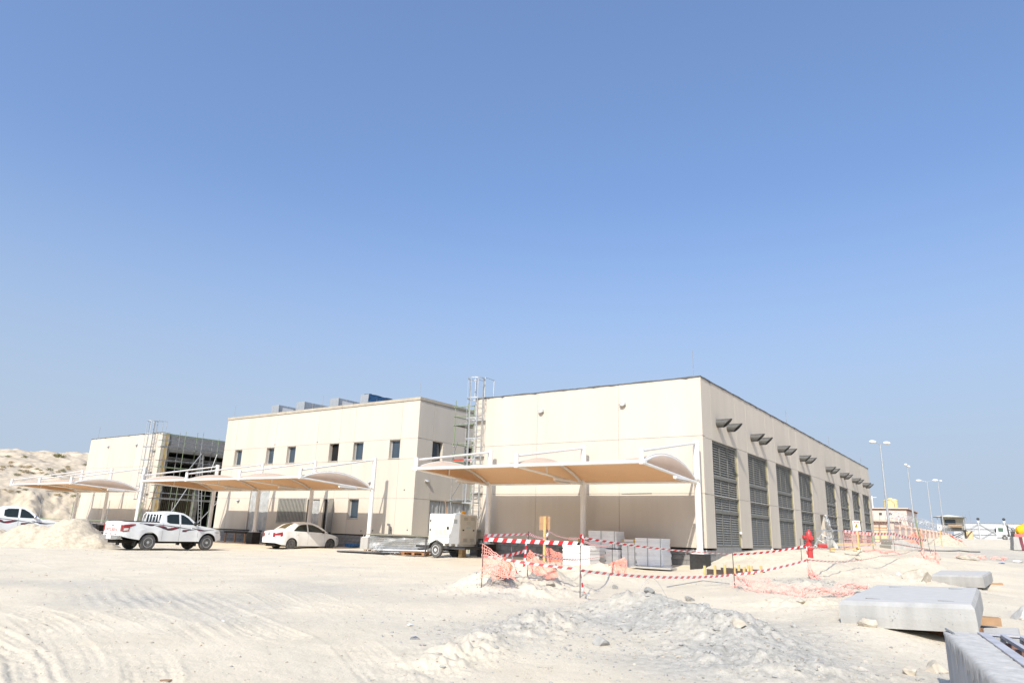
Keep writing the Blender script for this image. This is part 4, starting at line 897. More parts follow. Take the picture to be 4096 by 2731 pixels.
# ---------------------------------------------------------------- generator on a trailer
def generator():
    g0 = gz(-21.5, 25.6); t = thing('trailer_generator', 'cream generator set on a two-wheel trailer beside the caged ladder', 'generator', (-21.1, 25.6, g0))
    x0, x1, y0, y1, z0, z1 = -22.10, -20.30, 24.95, 26.22, g0+.62, g0+1.93
    b = MB(); e = .03
    b.add([(x0,y0,z0),(x1,y0,z0),(x1,y1,z0),(x0,y1,z0),(x0,y0,z1-e),(x1,y0,z1-e),(x1,y1,z1-e),(x0,y1,z1-e),(x0+e,y0+e,z1),(x1-e,y0+e,z1),(x1-e,y1-e,z1),(x0+e,y1-e,z1)],
          [(3,2,1,0),(0,1,5,4),(1,2,6,5),(2,3,7,6),(3,0,4,7),(4,5,9,8),(5,6,10,9),(6,7,11,10),(7,4,8,11),(8,9,10,11)])
    en = b.build('enclosure', GENWHITE, t); P = Vector
    # lit long side: door panel with seams, grille, latch
    d = MB(); d.box(x0+.16, x0+1.26, y0-.012, y0, z0+.28, z1-.17); dp = d.build('door_panel', GENWHITE, t)
    f = MB()
    for a in ((x0+.145, x0+.16, z0+.265, z1-.155), (x0+1.26, x0+1.275, z0+.265, z1-.155), (x0+.161, x0+1.259, z0+.265, z0+.28), (x0+.161, x0+1.259, z1-.17, z1-.155)): f.box(a[0], a[1], y0-.008, y0, a[2], a[3])
    f.build('door_seam', GENLINE, dp)
    for k in range(11): MB().box(x0+.30+k*.078, x0+.335+k*.078, y0-.018, y0-.012, z0+.36, z0+.62).build('grille_slot', mat('grille_gold', (.60,.52,.33), .7, var=.15), dp)
    MB().box(x0+1.08, x0+1.2, y0-.025, y0-.013, z0+.62, z0+.74).build('latch', BLACK, dp)
    for z in (z0+.52, z0+.93): MB().box(x0+.05, x0+.10, y0-.02, y0, z, z+.12).build('hinge', BLACK, t)
    MB().box(x0+1.47, x0+1.66, y0-.006, y0, z1-.42, z1-.24).build('data_plate', GREYTXT, t)
    text_mesh('201203', .10, frame_matrix((x0+.46, y0-.014, z1-.34), (1,0,0), (0,-1,0)), 'serial_lettering', CYAN, t)
    for k in range(3): MB().box(x0+.68, x0+.90, y0-.016, y0-.012, z1-.36-k*.04, z1-.345-k*.04).build('small_print', GREYTXT, t)
    # end facing right: enamel coloured darker to stand for its shade
    d = MB(); d.box(x1, x1+.014, y0+.07, y1-.07, z0+.05, z1-.06); ep = d.build('end_door', mat('generator_enamel_shade', (.60,.57,.50), .5, var=.08, scale=2), t)
    for yy in (y0+.28, y0+.78):
        for zz in (z0+.12, z1-.26):
            for k in range(4): MB().box(x1+.0145, x1+.02, yy, yy+.30, zz+k*.035, zz+k*.035+.014).build('vent_slot', GENLINE, ep)
    text_mesh('201203', .11, frame_matrix((x1+.016, (y0+y1)/2, z0+.72), (0,1,0), (1,0,0)), 'serial_lettering', CYAN, ep)
    for k in range(3): MB().box(x1+.0145, x1+.018, (y0+y1)/2-.14, (y0+y1)/2+.14, z0+.85+k*.05, z0+.865+k*.05).build('small_print', GREYTXT, ep)
    for yy in (y0+.22, y1-.30): MB().box(x1+.0145, x1+.03, yy, yy+.09, z0+.58, z0+.64).build('latch', BLACK, ep)
    # top: exhaust lid, beacon
    MB().box(x0+.95, x0+1.45, y0+.55, y0+.85, z1, z1+.06).build('exhaust_lid', GALV, t); MB().tube([(x0+1.2, y0+.7, z1), (x0+1.2, y0+.7, z1+.14)], .05, 10).build('exhaust', GALV, t)
    bm = MB(); bm.lathe([(.10,0),(.10,.06),(.08,.11),(.04,.14),(.005,.15)], Matrix.Translation((x1-.22, y0+.5, z1)), 16); bm.build('amber_beacon', ORLAMP, t, smooth=50)
    # base skid and chassis
    for xa in (x0+.05, x0+.42, x0+.86, x0+1.25, x0+1.6): MB().box(xa, xa+.12, y0+.005, y1-.005, z0-.10, z0-.003).build('skid_foot', GENWHITE, t)
    for yy in (y0+.02, y1-.12): MB().box(x0-.1, x1+.35, yy, yy+.10, z0-.23, z0-.105).build('chassis_beam', STEELDK, t)
    MB().box(x1+.25, x1+.35, y0+.121, y1-.121, z0-.22, z0-.11).build('chassis_end', STEELDK, t); MB().box(x0-.1, x0+.0, y0+.121, y1-.121, z0-.22, z0-.11).build('chassis_end', STEELDK, t)
    MB().tube([(x0-.05, 25.58, z0-.17), (x0-1.3, 25.58, z0-.17)], .05, 8).build('drawbar', STEELDK, t); MB().tube([(x0-.10, y0-.05, g0), (x0-.10, y0-.05, z0+.25)], .03, 8).build('support_leg', STEELDK, t)
    for yy, s in ((y0-.02, -1), (y1+.02, 1)):
        xw = x0+.55; r = .33; M = Matrix.Translation((xw, yy, g0+r)) @ Matrix.Rotation(R_(90 if s < 0 else -90), 4, 'X'); h = .1
        wv = MB(); wv.lathe([(r*.6,-h*.9),(r*.8,-h),(r*.96,-h*.8),(r,-h*.5),(r,h*.5),(r*.96,h*.8),(r*.8,h),(r*.6,h*.9)], M, 28); wo = wv.build('wheel', TYRE, t, smooth=40)
        rv = MB(); rv.lathe([(r*.61,h*.5),(r*.61,h*.92),(r*.56,h*.92),(r*.5,h*.4),(r*.25,h*.5),(r*.2,h*.95),(.004,h)], M, 24); rv.build('rim', WHITE, wo, smooth=40)
        fd = MB(); fd.grid([[(xw+.42*math.sin(R_(a)), yy+dy, g0+r+.42*math.cos(R_(a))) for dy in (-.13, .13)] for a in (-80,-50,-49,0,49,50,80)]); fd.build('mudguard', STEELDK, t, solid=.02)
    MB().tube([(x0+.55, y0, g0+.33), (x0+.55, y1, g0+.33)], .04, 8).build('axle', STEELDK, t)
    MB().box(x1-.35, x1-.15, 25.4, 25.7, g0-.1, z0-.235).build('support_block', PALLET, t)
generator()
# ================================================================ things on the site
def stone_mesh(name, r, seed, m, flat=.7, sub=2):
    bm = bmesh.new(); bmesh.ops.create_icosphere(bm, subdivisions=sub, radius=1); rr = random.Random(seed)
    cuts = [(Vector((rr.gauss(0,1), rr.gauss(0,1), rr.gauss(0,1))).normalized(), rr.uniform(.42,.85)) for _ in range(15)]
    for v in bm.verts:
        for n, d in cuts:
            e = v.co.dot(n)-d
            if e > 0: v.co -= n*e
        v.co *= 1+rr.uniform(-.05,.05); v.co = Vector((v.co.x*r, v.co.y*r*.8, v.co.z*r*flat))
    me = bpy.data.meshes.new(name); bm.to_mesh(me); bm.free(); me.materials.append(m); return me
# ---- loose sand piles
def sand_pile(label, cx, cy, peaks, ext, seed, name='sand_pile', m=None):
    n = 110; P = []; xs = np.linspace(-ext, ext, n)
    X, Y = np.meshgrid(xs, xs, indexing='ij'); z = np.zeros(X.shape)
    for px, py, h, s in peaks:
        d = np.hypot(X-px, Y-py)+fbm((X+seed)*.9, (Y+seed)*.9, seed, 4)*.5; z = np.maximum(z, h*np.clip(1.25-d/s, 0, 1.0)-np.clip(.25-d/s, 0, .25)*h*.25)
    z = z+(fbm(X*1.5+seed, Y*1.5, seed+3, 5, .65)*.2+fbm(X*7, Y*7, seed+9, 3)*.14)*np.clip(z*3, 0, 1)
    b = base_z(cx+X, cy+Y)-.10
    mb = MB(); mb.grid([[(cx+X[i,j], cy+Y[i,j], b[i,j]+z[i,j]) for j in range(n)] for i in range(n)])
    o = mb.build(name, m or SAND, smooth=True); tag(o, label, 'sand pile', 'loose piles of sand'); return rebase(o, (cx, cy, float(base_z(np.array([cx]), np.array([cy]))[0])))
sand_pile('beige sand pile left of the lettered pickup', -38.6, 16.2, [(.6,.3,1.42,1.75),(-1.4,-.9,1.1,1.5),(1.7,.7,.75,1.3),(-3.0,-1.9,.8,1.5),(-.3,-.6,1.0,1.6)], 6.0, 3)
sand_pile('small beige sand pile in front of the stilted cabin', -5.2, 79.5, [(0,0,1.1,1.4),(.6,.2,.7,1.2)], 2.6, 9)
# ---- stones: the many small ones as one mass
def scatter():
    base = []
    for k in range(8):
        me = stone_mesh('t', 1, 100+k, ROCK, .65, 1); base.append((np.array([v.co[:] for v in me.vertices]), [tuple(p.vertices) for p in me.polygons])); bpy.data.meshes.remove(me)
    for nm, mtl, cnt, region, lab in (('loose_gravel', ROCK, 2800, 0, 'small pale stones strewn over the sand'), ('grey_clods', GROCK, 3200, 1, 'small grey clods crumbled from the clay heaps')):
        V = []; F = []; n0 = 0; rr = np.random.RandomState(5+region); pts = []
        while len(pts) < cnt:
            if region == 0:
                az = rr.uniform(R_(89), R_(166)); d = math.exp(rr.uniform(math.log(4.5), math.log(48))); x, y = d*math.cos(az), d*math.sin(az); s = abs(rr.normal(0, .011))+.007+.0005*d
                if rr.rand() > .3+float(heapmask(np.array([x]), np.array([y]))[0]): continue
            else:
                c = [(-4.9,11.4,1.4),(-3.5,10.5,1.3),(-2.6,9.2,1.2),(-9.4,13.8,1.1),(-5.9,8.8,1.2),(-4.2,19.2,.9),(-3,4.6,1.6)][rr.randint(7)]; x, y = rr.normal(c[0], c[2]), rr.normal(c[1], c[2]*.8); s = abs(rr.normal(0, .016))+.007
            pts.append((x, y, min(s, .09)))
        pts = np.array(pts); zz = full_z(pts[:,0], pts[:,1])
        for i, (x, y, s) in enumerate(pts):
            if -10.6 < y < 0 or (BX0 < x < BX1 and y > BY0): continue
            vv, ff = base[i % 8]; a = rr.uniform(0, 6.28); ca, sa = math.cos(a), math.sin(a); q = vv*s*np.array([rr.uniform(.8,1.6), 1, rr.uniform(.5,1.0)])
            q = np.stack([q[:,0]*ca-q[:,1]*sa+x, q[:,0]*sa+q[:,1]*ca+y, q[:,2]+zz[i]+s*.15], -1); V.append(q); F += [tuple(k+n0 for k in f) for f in ff]; n0 += len(q)
        mb = MB(); mb.v = [tuple(p) for p in np.concatenate(V)]; mb.f = F; mb.mi = [0]*len(F); o = mb.build(nm, mtl); tag(o, lab, 'stones', None, 'stuff')
scatter()
ROCKS = [(-5.7,14.75,.15,GROCK,'pale angular rock lying alone on sand behind the clay heap'),(-3.88,6.03,.17,GROCK,'flat grey rock nearest the bottom edge of the picture'),(-4.86,9.21,.16,GROCK,'grey clod at the foot of the clay heap'),
 (-8.26,16.4,.13,GROCK,'grey flat stone lying beside the dangling barrier tape'),(-5.06,13.3,.16,GROCK,'dark upright slab of clay sticking out of the heap'),(-3.3,10.3,.15,ROCK,'brownish rock on the right side of the clay heap'),
 (-.99,10.69,.19,ROCK,'pale rock lying against the grated chamber'),(-1.2,10.1,.13,ROCK,'small flat stone just left of the grated chamber'),(-3.48,14.74,.15,ROCK,'flat stone below the strip of faded net'),(-2.0,12.5,.17,ROCK,'pale stone tucked under the edge of the large slab'),
 (-5.6,12.5,.14,GROCK,'grey clod crowning the clay heap'),(-6.1,12.4,.13,GROCK,'grey clod at the left end of the heap crest'),(-4.3,11.8,.13,GROCK,'grey clod on the right shoulder of the heap'),(-5.0,10.3,.15,GROCK,'grey clod low on the heap front'),(-8.7,14.1,.16,ROCK,'pale stone at the base of the netted spoil mound'),
 (-10.9,15.1,.22,ROCK,'pale rubble lump on the left of the netted spoil mound'),(-10.1,15.5,.25,ROCK,'largest pale rubble lump crowning the netted spoil mound'),(-9.6,15.6,.2,ROCK,'pale rubble lump at the right of the mound crown'),(-5.1,31.5,.2,ROCK,'pale stone on the bank behind the hydrant')]
for i, (x, y, r, m, lab) in enumerate(ROCKS):
    o = inst(stone_mesh('rock', r, 40+i, m, .62), 'rock', (x, y, gz(x, y)+r*.22), rot=(rnd.uniform(-.3,.3), rnd.uniform(-.3,.3), rnd.uniform(0, 6))); tag(o, lab, 'rock', 'rocks lying on the site')
o = inst(stone_mesh('boulder', .55, 77, ROCK, .6, 3), 'boulder', (-2.35, 24.0, .42), rot=(.2, .5, 1.0)); tag(o, 'large pale boulder leaning against the second concrete slab', 'boulder')
o = inst(stone_mesh('boulder', .62, 79, ROCK, .32, 3), 'boulder', (-2.0, 45.0, .85), rot=(.05, .05, .4)); tag(o, 'long flat pale boulder beyond the second concrete slab', 'boulder')
o = inst(stone_mesh('boulder', .45, 81, ROCK, .35, 3), 'boulder', (-3.4, 42.5, .86), rot=(.05, .1, 1.4)); tag(o, 'low pale boulder near the stacked slabs', 'boulder')
o = inst(stone_mesh('boulder', .38, 83, CONC2, .8, 3), 'boulder', (.06, 17.7, .12), rot=(.1, .1, .4)); tag(o, 'white concrete lump at the right edge behind the grated chamber', 'boulder')

# ---- precast slabs given by their four top corners
def slab(name, label, top, th, bev=.06, m=CONC, group=None):
    T = [Vector(p) for p in top]; n = (T[1]-T[0]).cross(T[3]-T[0]).normalized(); c = sum(T, Vector())/4; mb = MB(); rings = []
    def ring(inset, dz): return [p+(c-p).normalized()*inset-n*dz for p in T]
    R4 = [ring(bev*1.5, 0), ring(.0, bev), ring(-.004, th*.6), ring(.01, th)]
    vs_ = [p for r in R4 for p in r]; fs = [(0,1,2,3)]
    for i in range(3):
        for k in range(4): fs.append((i*4+k, (i+1)*4+k, (i+1)*4+(k+1)%4, i*4+(k+1)%4))
    fs.append((15,14,13,12)); mb.add(vs_, fs); mb.mi[0] = 1; o = mb.build(name, [m, DUSTED]); tag(o, label, 'slab', group); b = c-n*th; return rebase(o, b)
G2 = 'precast concrete slabs'
s1 = slab('concrete_slab', 'large bevelled grey concrete slab in the right foreground', [(-2.43,12.72,.50),(-.57,12.48,.60),(-.62,16.4,.67),(-2.46,16.9,.58)], .38, .06, group=G2)
T4 = [Vector(p) for p in ((-2.43,12.72,.50),(-.57,12.48,.60),(-.62,16.4,.67),(-2.46,16.9,.58))]
for fu, fv in ((.24,.14),(.80,.13),(.24,.86),(.80,.85)):
    q = T4[0].lerp(T4[1], fu).lerp(T4[3].lerp(T4[2], fu), fv); MB().obox(Matrix.Translation(q) @ Matrix.Rotation(R_(5), 4, 'Z'), .22, .07, .012).build('lifting_recess', BLOCK, s1)
for k in range(22):
    fu = rnd.uniform(.05, .95); q = T4[0].lerp(T4[1], fu)+Vector((0, -.004, -rnd.uniform(.08, .33))); MB().lathe([(rnd.uniform(.002,.0045), -.004), (.002, .004)], Matrix.Translation(q) @ Matrix.Rotation(R_(90), 4, 'X'), 8).build('air_hole', BITUM, s1)
slab('concrete_slab', 'grey concrete slab with the boulder leaning on it', [(-2.52,29.6,.42),(-.95,28.7,.50),(-.80,33.0,.55),(-2.5,33.6,.48)], .38, .06, group=G2)
slab('concrete_slab', 'lower grey slab of the stacked pair by the pink wall', [(-7.25,58.4,1.36),(-5.45,59.6,1.36),(-6.4,61.2,1.36),(-8.2,60.0,1.36)], .37, .03, group=G2)
slab('concrete_slab', 'upper grey slab of the stacked pair by the pink wall', [(-7.15,58.5,1.75),(-5.5,59.6,1.75),(-6.45,61.1,1.75),(-8.1,60.0,1.75)], .37, .03, group=G2)
slab('concrete_slab', 'low flat greenish-grey slab beside the grated chamber', [(-.60,14.0,.06),(-.08,14.5,.06),(-.10,15.9,.06),(-.62,15.3,.06)], .2, .03, group=G2)
def timber(label, p, q, wd, ht, m, group='timber pieces lying about'):
    c = (Vector(p)+Vector(q))/2; o = MB().bar(p, q, wd, ht).build('timber_block', m); tag(o, label, 'timber', group); return rebase(o, (c.x, c.y, min(p[2], q[2])-ht/2))
timber('brown timber sticking out under the right side of the large slab', (-1.2,15.6,.14), (-.36,15.75,.14), .25, .14, PLY); timber('dark timber bearer in the gap beneath the large slab', (-1.9,13.7,.08), (-.55,13.55,.12), .2, .15, REDWOOD)
timber('short timber block under the right end of the second slab', (-1.1,31.6,.10), (-.5,31.9,.12), .15, .12, PLY); timber('small orange wood block on the bank behind the hydrant', (-6.35,32.6,1.13), (-6.2,32.7,1.13), .14, .13, TIMBER)
timber('yellow plank offcut lying in front of the excavation sign', (-5.75,32.4,1.16), (-5.25,32.6,1.17), .12, .07, TIMBER); timber('second yellow offcut leaning on the plank before the sign', (-5.35,32.7,1.16), (-5.2,32.4,1.24), .1, .08, TIMBER)
# ---- concrete chamber with a steel grating, bottom right
def chamber():
    t = thing('grated_chamber', 'rough concrete chamber with a steel grating in the bottom right corner', 'chamber', (.6, 7.6, -.2), R_(9.4)); rr = random.Random(3)
    M = Matrix.Translation((-.75, 9.5, 0)) @ Matrix.Rotation(R_(9.4), 4, 'Z')      # local: x to the right, -y towards the camera
    zt = .50; W, D, rim = 2.3, 4.2, .31
    P = []; drips = [(rr.uniform(.25, 3.2), rr.uniform(.03, .09), rr.uniform(.03, .17)) for _ in range(22)]
    for i in range(161):
        y = -D*i/160; yy = np.array([y]); e = fbm(yy*2.2, yy*0+1, 5, 4)[0]; drip = .03+sum(h*math.exp(-((-y-c)/w_)**2) for c, w_, h in drips)
        row = [(-.002, y, zt-.02-drip), (-.007, y, zt-.015-drip*.6), (-.006+e*.01, y, zt-.012), (.04, y, zt+.004)]
        row += [(.04+(rim-.04)*k/8, y, zt+.016*fbm(np.array([k*.9]), yy*22, 9, 3)[0]) for k in range(1, 9)]; P.append([M @ Vector(q) for q in row])
    MB().grid(P).build('rim_top', CONC2, t, smooth=True)
    b = MB(); b.box(0, .16, -D, 0, -.7, zt-.03); b.box(.161, W, -.12, 0, -.7, zt-.012); b.box(W-.3, W, -D, -.121, -.7, zt-.012); b.box(.161, W-.301, -D, -D+.3, -.7, zt-.012); b.box(.16, rim-.01, -D+.3, -.12, -.7, zt-.03)
    b.v = [tuple(M @ Vector(p)) for p in b.v]; b.build('chamber_wall', mat('grey_cast_wall', (.40,.405,.41), .9, var=.2, scale=4, bump=.25, bscale=25, streak=True), t)
    f = MB(); f.box(rim, rim+.09, -D+.28, -.05, zt+.004, zt+.018); f.box(rim+.091, W-.3, -.14, -.05, zt+.004, zt+.018); f.v = [tuple(M @ Vector(p)) for p in f.v]; f.build('grating_frame', GRATE, t)
    for k in range(9):
        x = rim+.22+k*.17; q = MB().bar((x, -D+.3, zt+.0), (x, -.13, zt+.0), .05, .035); q.v = [tuple(M @ Vector(p)) for p in q.v]; q.build('grating_bar', GRATE, t)
    for k in range(7):
        y = -.35-k*.5; q = MB().box(rim+.1, W-.31, y-.05, y+.05, zt-.10, zt-.045); q.v = [tuple(M @ Vector(p)) for p in q.v]; q.build('cross_channel', RUST, t)
    q = MB().box(rim+.0, W-.3, -D+.3, -.3, -.4, -.3); q.v = [tuple(M @ Vector(p)) for p in q.v]; q.build('chamber_floor', BLOCK, t)
    q = MB().tube([(.02,-.02,zt+.02),(.06,-.35,zt+.01)], .012, 6); q.v = [tuple(M @ Vector(p)) for p in q.v]; q.build('loose_rebar', SGREY, t)
chamber()
# ---- fire hydrant
def hydrant():
    x, y = -5.9, 26.9; z = gz(x, y)-.06; t = thing('fire_hydrant', 'red pillar fire hydrant standing on the sandy bank', 'hydrant', (x, y, z)); T = lambda *a: Matrix.Translation((x+a[0], y+a[1], z+a[2]))
    MB().lathe([(.09,0),(.09,.34),(.12,.345),(.12,.375),(.12,.38),(.12,.41),(.09,.415),(.09,.62),(.112,.625),(.112,.655),(.098,.665),(.112,.71),(.115,.78),(.10,.86),(.09,.92),(.07,.95),(.07,.97),(.04,.98),(.035,1.02),(.01,1.025)], T(0,0,0), 20).build('barrel', HYD, t, smooth=35)
    for a, zz in ((215, .76), (300, .74)):
        d = Vector((math.cos(R_(a)), math.sin(R_(a)), 0)); c = Vector((x, y, z+zz)); m = MB(); m.tube([c+d*.08, c+d*.17], .06, 12); m.tube([c+d*.171, c+d*.215], .078, 12); o = m.build('outlet', HYD, t, smooth=35); MB().tube([c+d*.216, c+d*.245], .022, 6).build('outlet_nut', HYD, o)
    for k in range(8):
        a = k*math.pi/4; MB().tube([(x+.105*math.cos(a), y+.105*math.sin(a), z+.33), (x+.105*math.cos(a), y+.105*math.sin(a), z+.425)], .014, 6).build('bolt', HYD, t)
hydrant()
# ---- stakes, tapes and nets
def stake(x, y, z1, label, tilt=(0, 0)):
    z0 = gz(x, y)-.15; o = MB().tube([(x+tilt[0], y+tilt[1], z0), (x, y, z1)], .0105, 6).build('rebar_stake', REBAR); tag(o, label, 'stake', 'rebar stakes carrying the barrier tape'); rebase(o, (x, y, z0+.15)); return o
stake(-9.78,12.9,1.33,'rebar stake at the left end of the wide tape by the spoil mound'); stake(-9.63,14.5,1.42,'rebar stake behind the spoil mound, tape looped round its top'); stake(-7.79,13.8,1.38,'rebar stake with tape tails hanging in front of the polystyrene'); stake(-10.65,17.0,1.5,'rebar stake just right of the sign board seen from behind')
stake(-10.67,21.0,1.2,'rebar stake directly in front of the polystyrene stacks'); stake(-5.99,18.6,1.05,'rebar stake at the left end of the low faded net',(.02,0)); stake(-4.6,20.6,1.55,'rebar stake in front of the red hydrant'); stake(-6.0,26.0,1.5,'rebar stake just left of the red hydrant'); stake(-7.65,43,2.05,'rebar stake holding the left side of the hanging net'); stake(-6.7,40,1.5,'short rebar stake between hydrant and leaning ladder')
stake(-3.82,45.0,2.05,'slanting rebar stake right of the stacked slabs', (.14,0)); stake(-3.5,45.3,1.75,'upright rebar stake beside the far sand pile'); stake(-6.03,50,2.1,'rebar stake behind the stacked slabs')
def tape(label, pts, w=.075, sag=0.0, tw=(0, 0), wob=.0, seed=0, st=.105):
    fad = any(k in label for k in ('long', 'sagging', 'thin', 'lower', 'running', 'far')); rr = random.Random(seed); P = []; pts = [Vector(p) for p in pts]
    for a, b in zip(pts, pts[1:]):
        n = max(6, int((b-a).length/.05))
        for i in range(n): u = i/n; q = a.lerp(b, u); q.z -= sag*4*u*(1-u)*(b-a).length; P.append(q)
    P.append(pts[-1]); cum = [0.]
    for a, b in zip(P, P[1:]): cum.append(cum[-1]+(b-a).length)
    tot = cum[-1]; xs = np.array(cum); A = np.array([p[:] for p in P])
    def at(s): s = min(max(s, 0), tot); return Vector((np.interp(s, xs, A[:,0]), np.interp(s, xs, A[:,1]), np.interp(s, xs, A[:,2])))
    n = int(tot/st); mb = MB(); ph = rr.uniform(0, 6)
    for i in range(n):
        q = []
        for s, v in ((i*st, -.5), ((i+1)*st, -.5), ((i+1)*st+.04, .5), (i*st+.04, .5)):
            p = at(s); d = (at(s+.03)-at(s-.03)).normalized(); u = Vector((0,0,1)); u = (u-d*u.dot(d)); u = u.normalized() if u.length > .05 else Vector((1,0,0)); si = d.cross(u)
            an = R_(tw[0]+(tw[1]-tw[0])*s/tot)+wob*math.sin(s*1.7+ph); q.append(p+(u*math.cos(an)+si*math.sin(an))*w*v)
        mb.cur = i % 2; mb.add(q, [(0,1,2,3)])
    o = mb.build('barrier_tape', [REDF if fad else REDT, WHT]); tag(o, label, 'barrier tape', 'red and white barrier tapes'); m = pts[len(pts)//2]; return rebase(o, pts[0])
tape('wide red and white tape stretched above the netted spoil mound', [(-9.78,12.9,1.22),(-7.79,13.8,1.2)], .085, .004, (5, 8))
tape('lower red and white tape slanting across the spoil mound', [(-9.78,12.9,.86),(-7.79,13.8,.66)], .06, .01, (12, 30))
tape('thin barrier tape running back along the mound to the looped stake', [(-9.78,12.9,1.29),(-9.63,14.5,1.36)], .07, .0, (10, 50))
tape('barrier tape low behind the spoil mound', [(-9.7,13.1,.84),(-9.63,14.5,1.0)], .08, .03, (10, 20)); tape('barrier tape running back from the looped stake to the sign post', [(-9.63,14.5,1.38),(-10.6,16.9,1.28),(-10.65,17.0,1.42)], .06, .02, (20, 60))
tape('barrier tape from the sign post stake towards the dangling-tail stake', [(-10.65,17.0,1.47),(-7.79,13.8,1.32)], .06, .02, (20, 70)); tape('tape tail hanging down the spoil mound, left one', [(-9.2,13.15,1.2),(-9.12,13.1,.85),(-8.9,13.0,.52)], .06, 0, (20, 60)); tape('tape tail hanging from the looped stake over the mound', [(-9.6,14.45,1.36),(-9.35,14.0,1.2),(-9.2,13.7,.6)], .06, 0, (0, 60))
tape('barrier tape crossing before the polystyrene stacks at top height', [(-7.79,13.8,1.33),(-5.99,18.6,1.03)], .055, .012, (30, 75)); tape('long low barrier tape across the sand before the hall corner', [(-7.79,13.8,.64),(-5.99,18.6,.52)], .065, .02, (30, 10)); tape('barrier tape running back to the stake before the polystyrene', [(-7.79,13.8,1.28),(-10.67,21.0,1.1)], .06, .01, (20, 50)); tape('sagging barrier tape in front of the lower polystyrene sheets', [(-9.63,14.5,.95),(-10.67,21.0,.85)], .05, .03, (40, 60))
tape('tape tail dangling to the ground from the tall stake', [(-7.79,13.8,.8),(-7.74,13.75,.55),(-7.6,13.6,.22),(-7.35,13.5,.16)], .07, 0, (0, 90)); tape('crumpled tape knot at the top of the tall stake', [(-7.82,13.8,1.35),(-7.7,13.75,1.4),(-7.72,13.78,1.2),(-7.85,13.82,1.1)], .06, 0, (0, 160))
tape('upper barrier tape rising from the low net to the hydrant', [(-5.99,18.6,1.02),(-4.6,20.6,1.30)], .06, .02, (35, 10)); tape('lower barrier tape rising from the low net to the hydrant stake', [(-5.99,18.6,.52),(-4.6,20.6,.93)], .062, .02, (5, 20)); tape('tape wrapped vertically down the hydrant stake', [(-4.6,20.58,1.4),(-4.6,20.58,.55)], .03, 0, (0, 60))
tape('long barrier tape from the hydrant stake towards the stacked slabs', [(-4.6,20.6,.93),(-4.1,30,.98),(-3.82,45,1.55)], .065, .012, (58, 50), st=.2); tape('upper barrier tape sagging from the hydrant stake to the far slanting stake', [(-4.6,20.6,1.28),(-5.6,38,1.45),(-3.82,45,2.02)], .065, .01, (60, 55), st=.2); tape('wide barrier tape hung along the guard rail', [(-7.65,43,2.03),(-6.03,50,2.05),(-4.76,56,1.75)], .16, .01, (5, 25), st=.24); tape('barrier tape between the two far stakes', [(-6.03,50,1.45),(-3.5,45.3,1.15)], .07, .0, (10, 30))
tape('pink faded tape lying by the hydrant stake', [(-4.6,20.55,.6),(-4.45,20.4,.55),(-4.4,20.5,.48)], .1, 0, (0, 80))
def net(label, p00, p10, p11, p01, nu, nv, m=NET, noise=.04, seed=0, wd=.014, ground=False, sag=0.0):
    rr = random.Random(seed); a, b, c, d = [Vector(p) for p in (p00, p10, p11, p01)]; ph = [rr.uniform(0, 6) for _ in range(6)]
    def S_(u, v):
        q = a*(1-u)*(1-v)+b*u*(1-v)+c*u*v+d*(1-u)*v
        n = Vector((math.sin(u*9+v*5+ph[0])+.6*math.sin(u*23+ph[1]+v*11), math.sin(u*7-v*6+ph[2])+.6*math.sin(u*19+v*13+ph[3]), math.sin(u*11+v*4+ph[4])+.7*math.sin(u*27-v*9+ph[5])))*noise
        q = q+n; q.z -= sag*4*u*(1-u)*(1-.4*v)
        if ground: q.z = gz(q.x, q.y)+.02+abs(n.z)*1.5+(q.z if False else 0)+max(0, v-.0)*0
        return q
    mb = MB(); res = 2
    def strand(pts):
        n = len(pts)
        for i in range(n-1):
            p, q = pts[i], pts[i+1]; dd = (q-p)
            if dd.length < 1e-5: continue
            dd.normalize(); s1 = dd.cross(Vector((.3,-.85,.42))); s1 = s1.normalized()*wd/2 if s1.length > .05 else Vector((wd/2,0,0)); mb.add([p-s1, q-s1, q+s1, p+s1], [(0,1,2,3)])
    for i in range(nu+1): strand([S_(i/nu+.5/nu*(k % 2)*(1 if i < nu else 0), k/nv) for k in range(nv+1)])
    for k in range(nv+1): strand([S_(i/nu, k/nv) for i in range(nu+1)])
    o = mb.build('safety_net', m); tag(o, label, 'safety net', 'orange plastic safety nets'); return rebase(o, (p00[0], p00[1], min(p00[2], p01[2])))
net('orange net hung on the left stake of the spoil mound', (-9.82,12.9,.46), (-8.98,12.8,.42), (-9.1,12.95,.72), (-9.8,12.9,1.1), 14, 9, NETF, .014, 1, .012, sag=-.05); net('second layer of orange net bunched at the mound foot', (-9.85,12.8,.40), (-8.85,12.85,.42), (-8.95,13.0,.62), (-9.78,12.95,.72), 18, 5, NET, .03, 2, .012)
net('orange net draped down the front of the spoil mound', (-9.64,14.45,.58), (-8.5,14.1,.44), (-8.75,14.3,.62), (-9.6,14.5,.99), 26, 10, NET, .015, 3, .012, sag=.08); net('orange net hanging on the stake behind the mound', (-10.68,17.0,.62), (-9.95,16.6,.5), (-10.1,16.9,.85), (-10.68,17.0,1.02), 16, 10, NET, .014, 4, .012)
net('orange net draped over the sand hump before the polystyrene', (-10.75,20.9,.45), (-9.95,19.6,.14), (-9.85,20.4,.30), (-10.35,21.2,.72), 24, 9, NET, .015, 5, .014, sag=-.16); net('low faded net strip lying from stake to the large slab, near half', (-5.97,18.5,.25), (-3.9,16.2,.2), (-3.8,16.6,.42), (-5.95,18.65,.58), 34, 6, NETF, .05, 6, .013, sag=.05); net('low faded net strip lying from stake to the large slab, far half', (-3.9,16.2,.2), (-3.0,18.6,.35), (-2.9,18.9,.5), (-3.8,16.6,.42), 26, 5, NETF, .045, 7, .013)
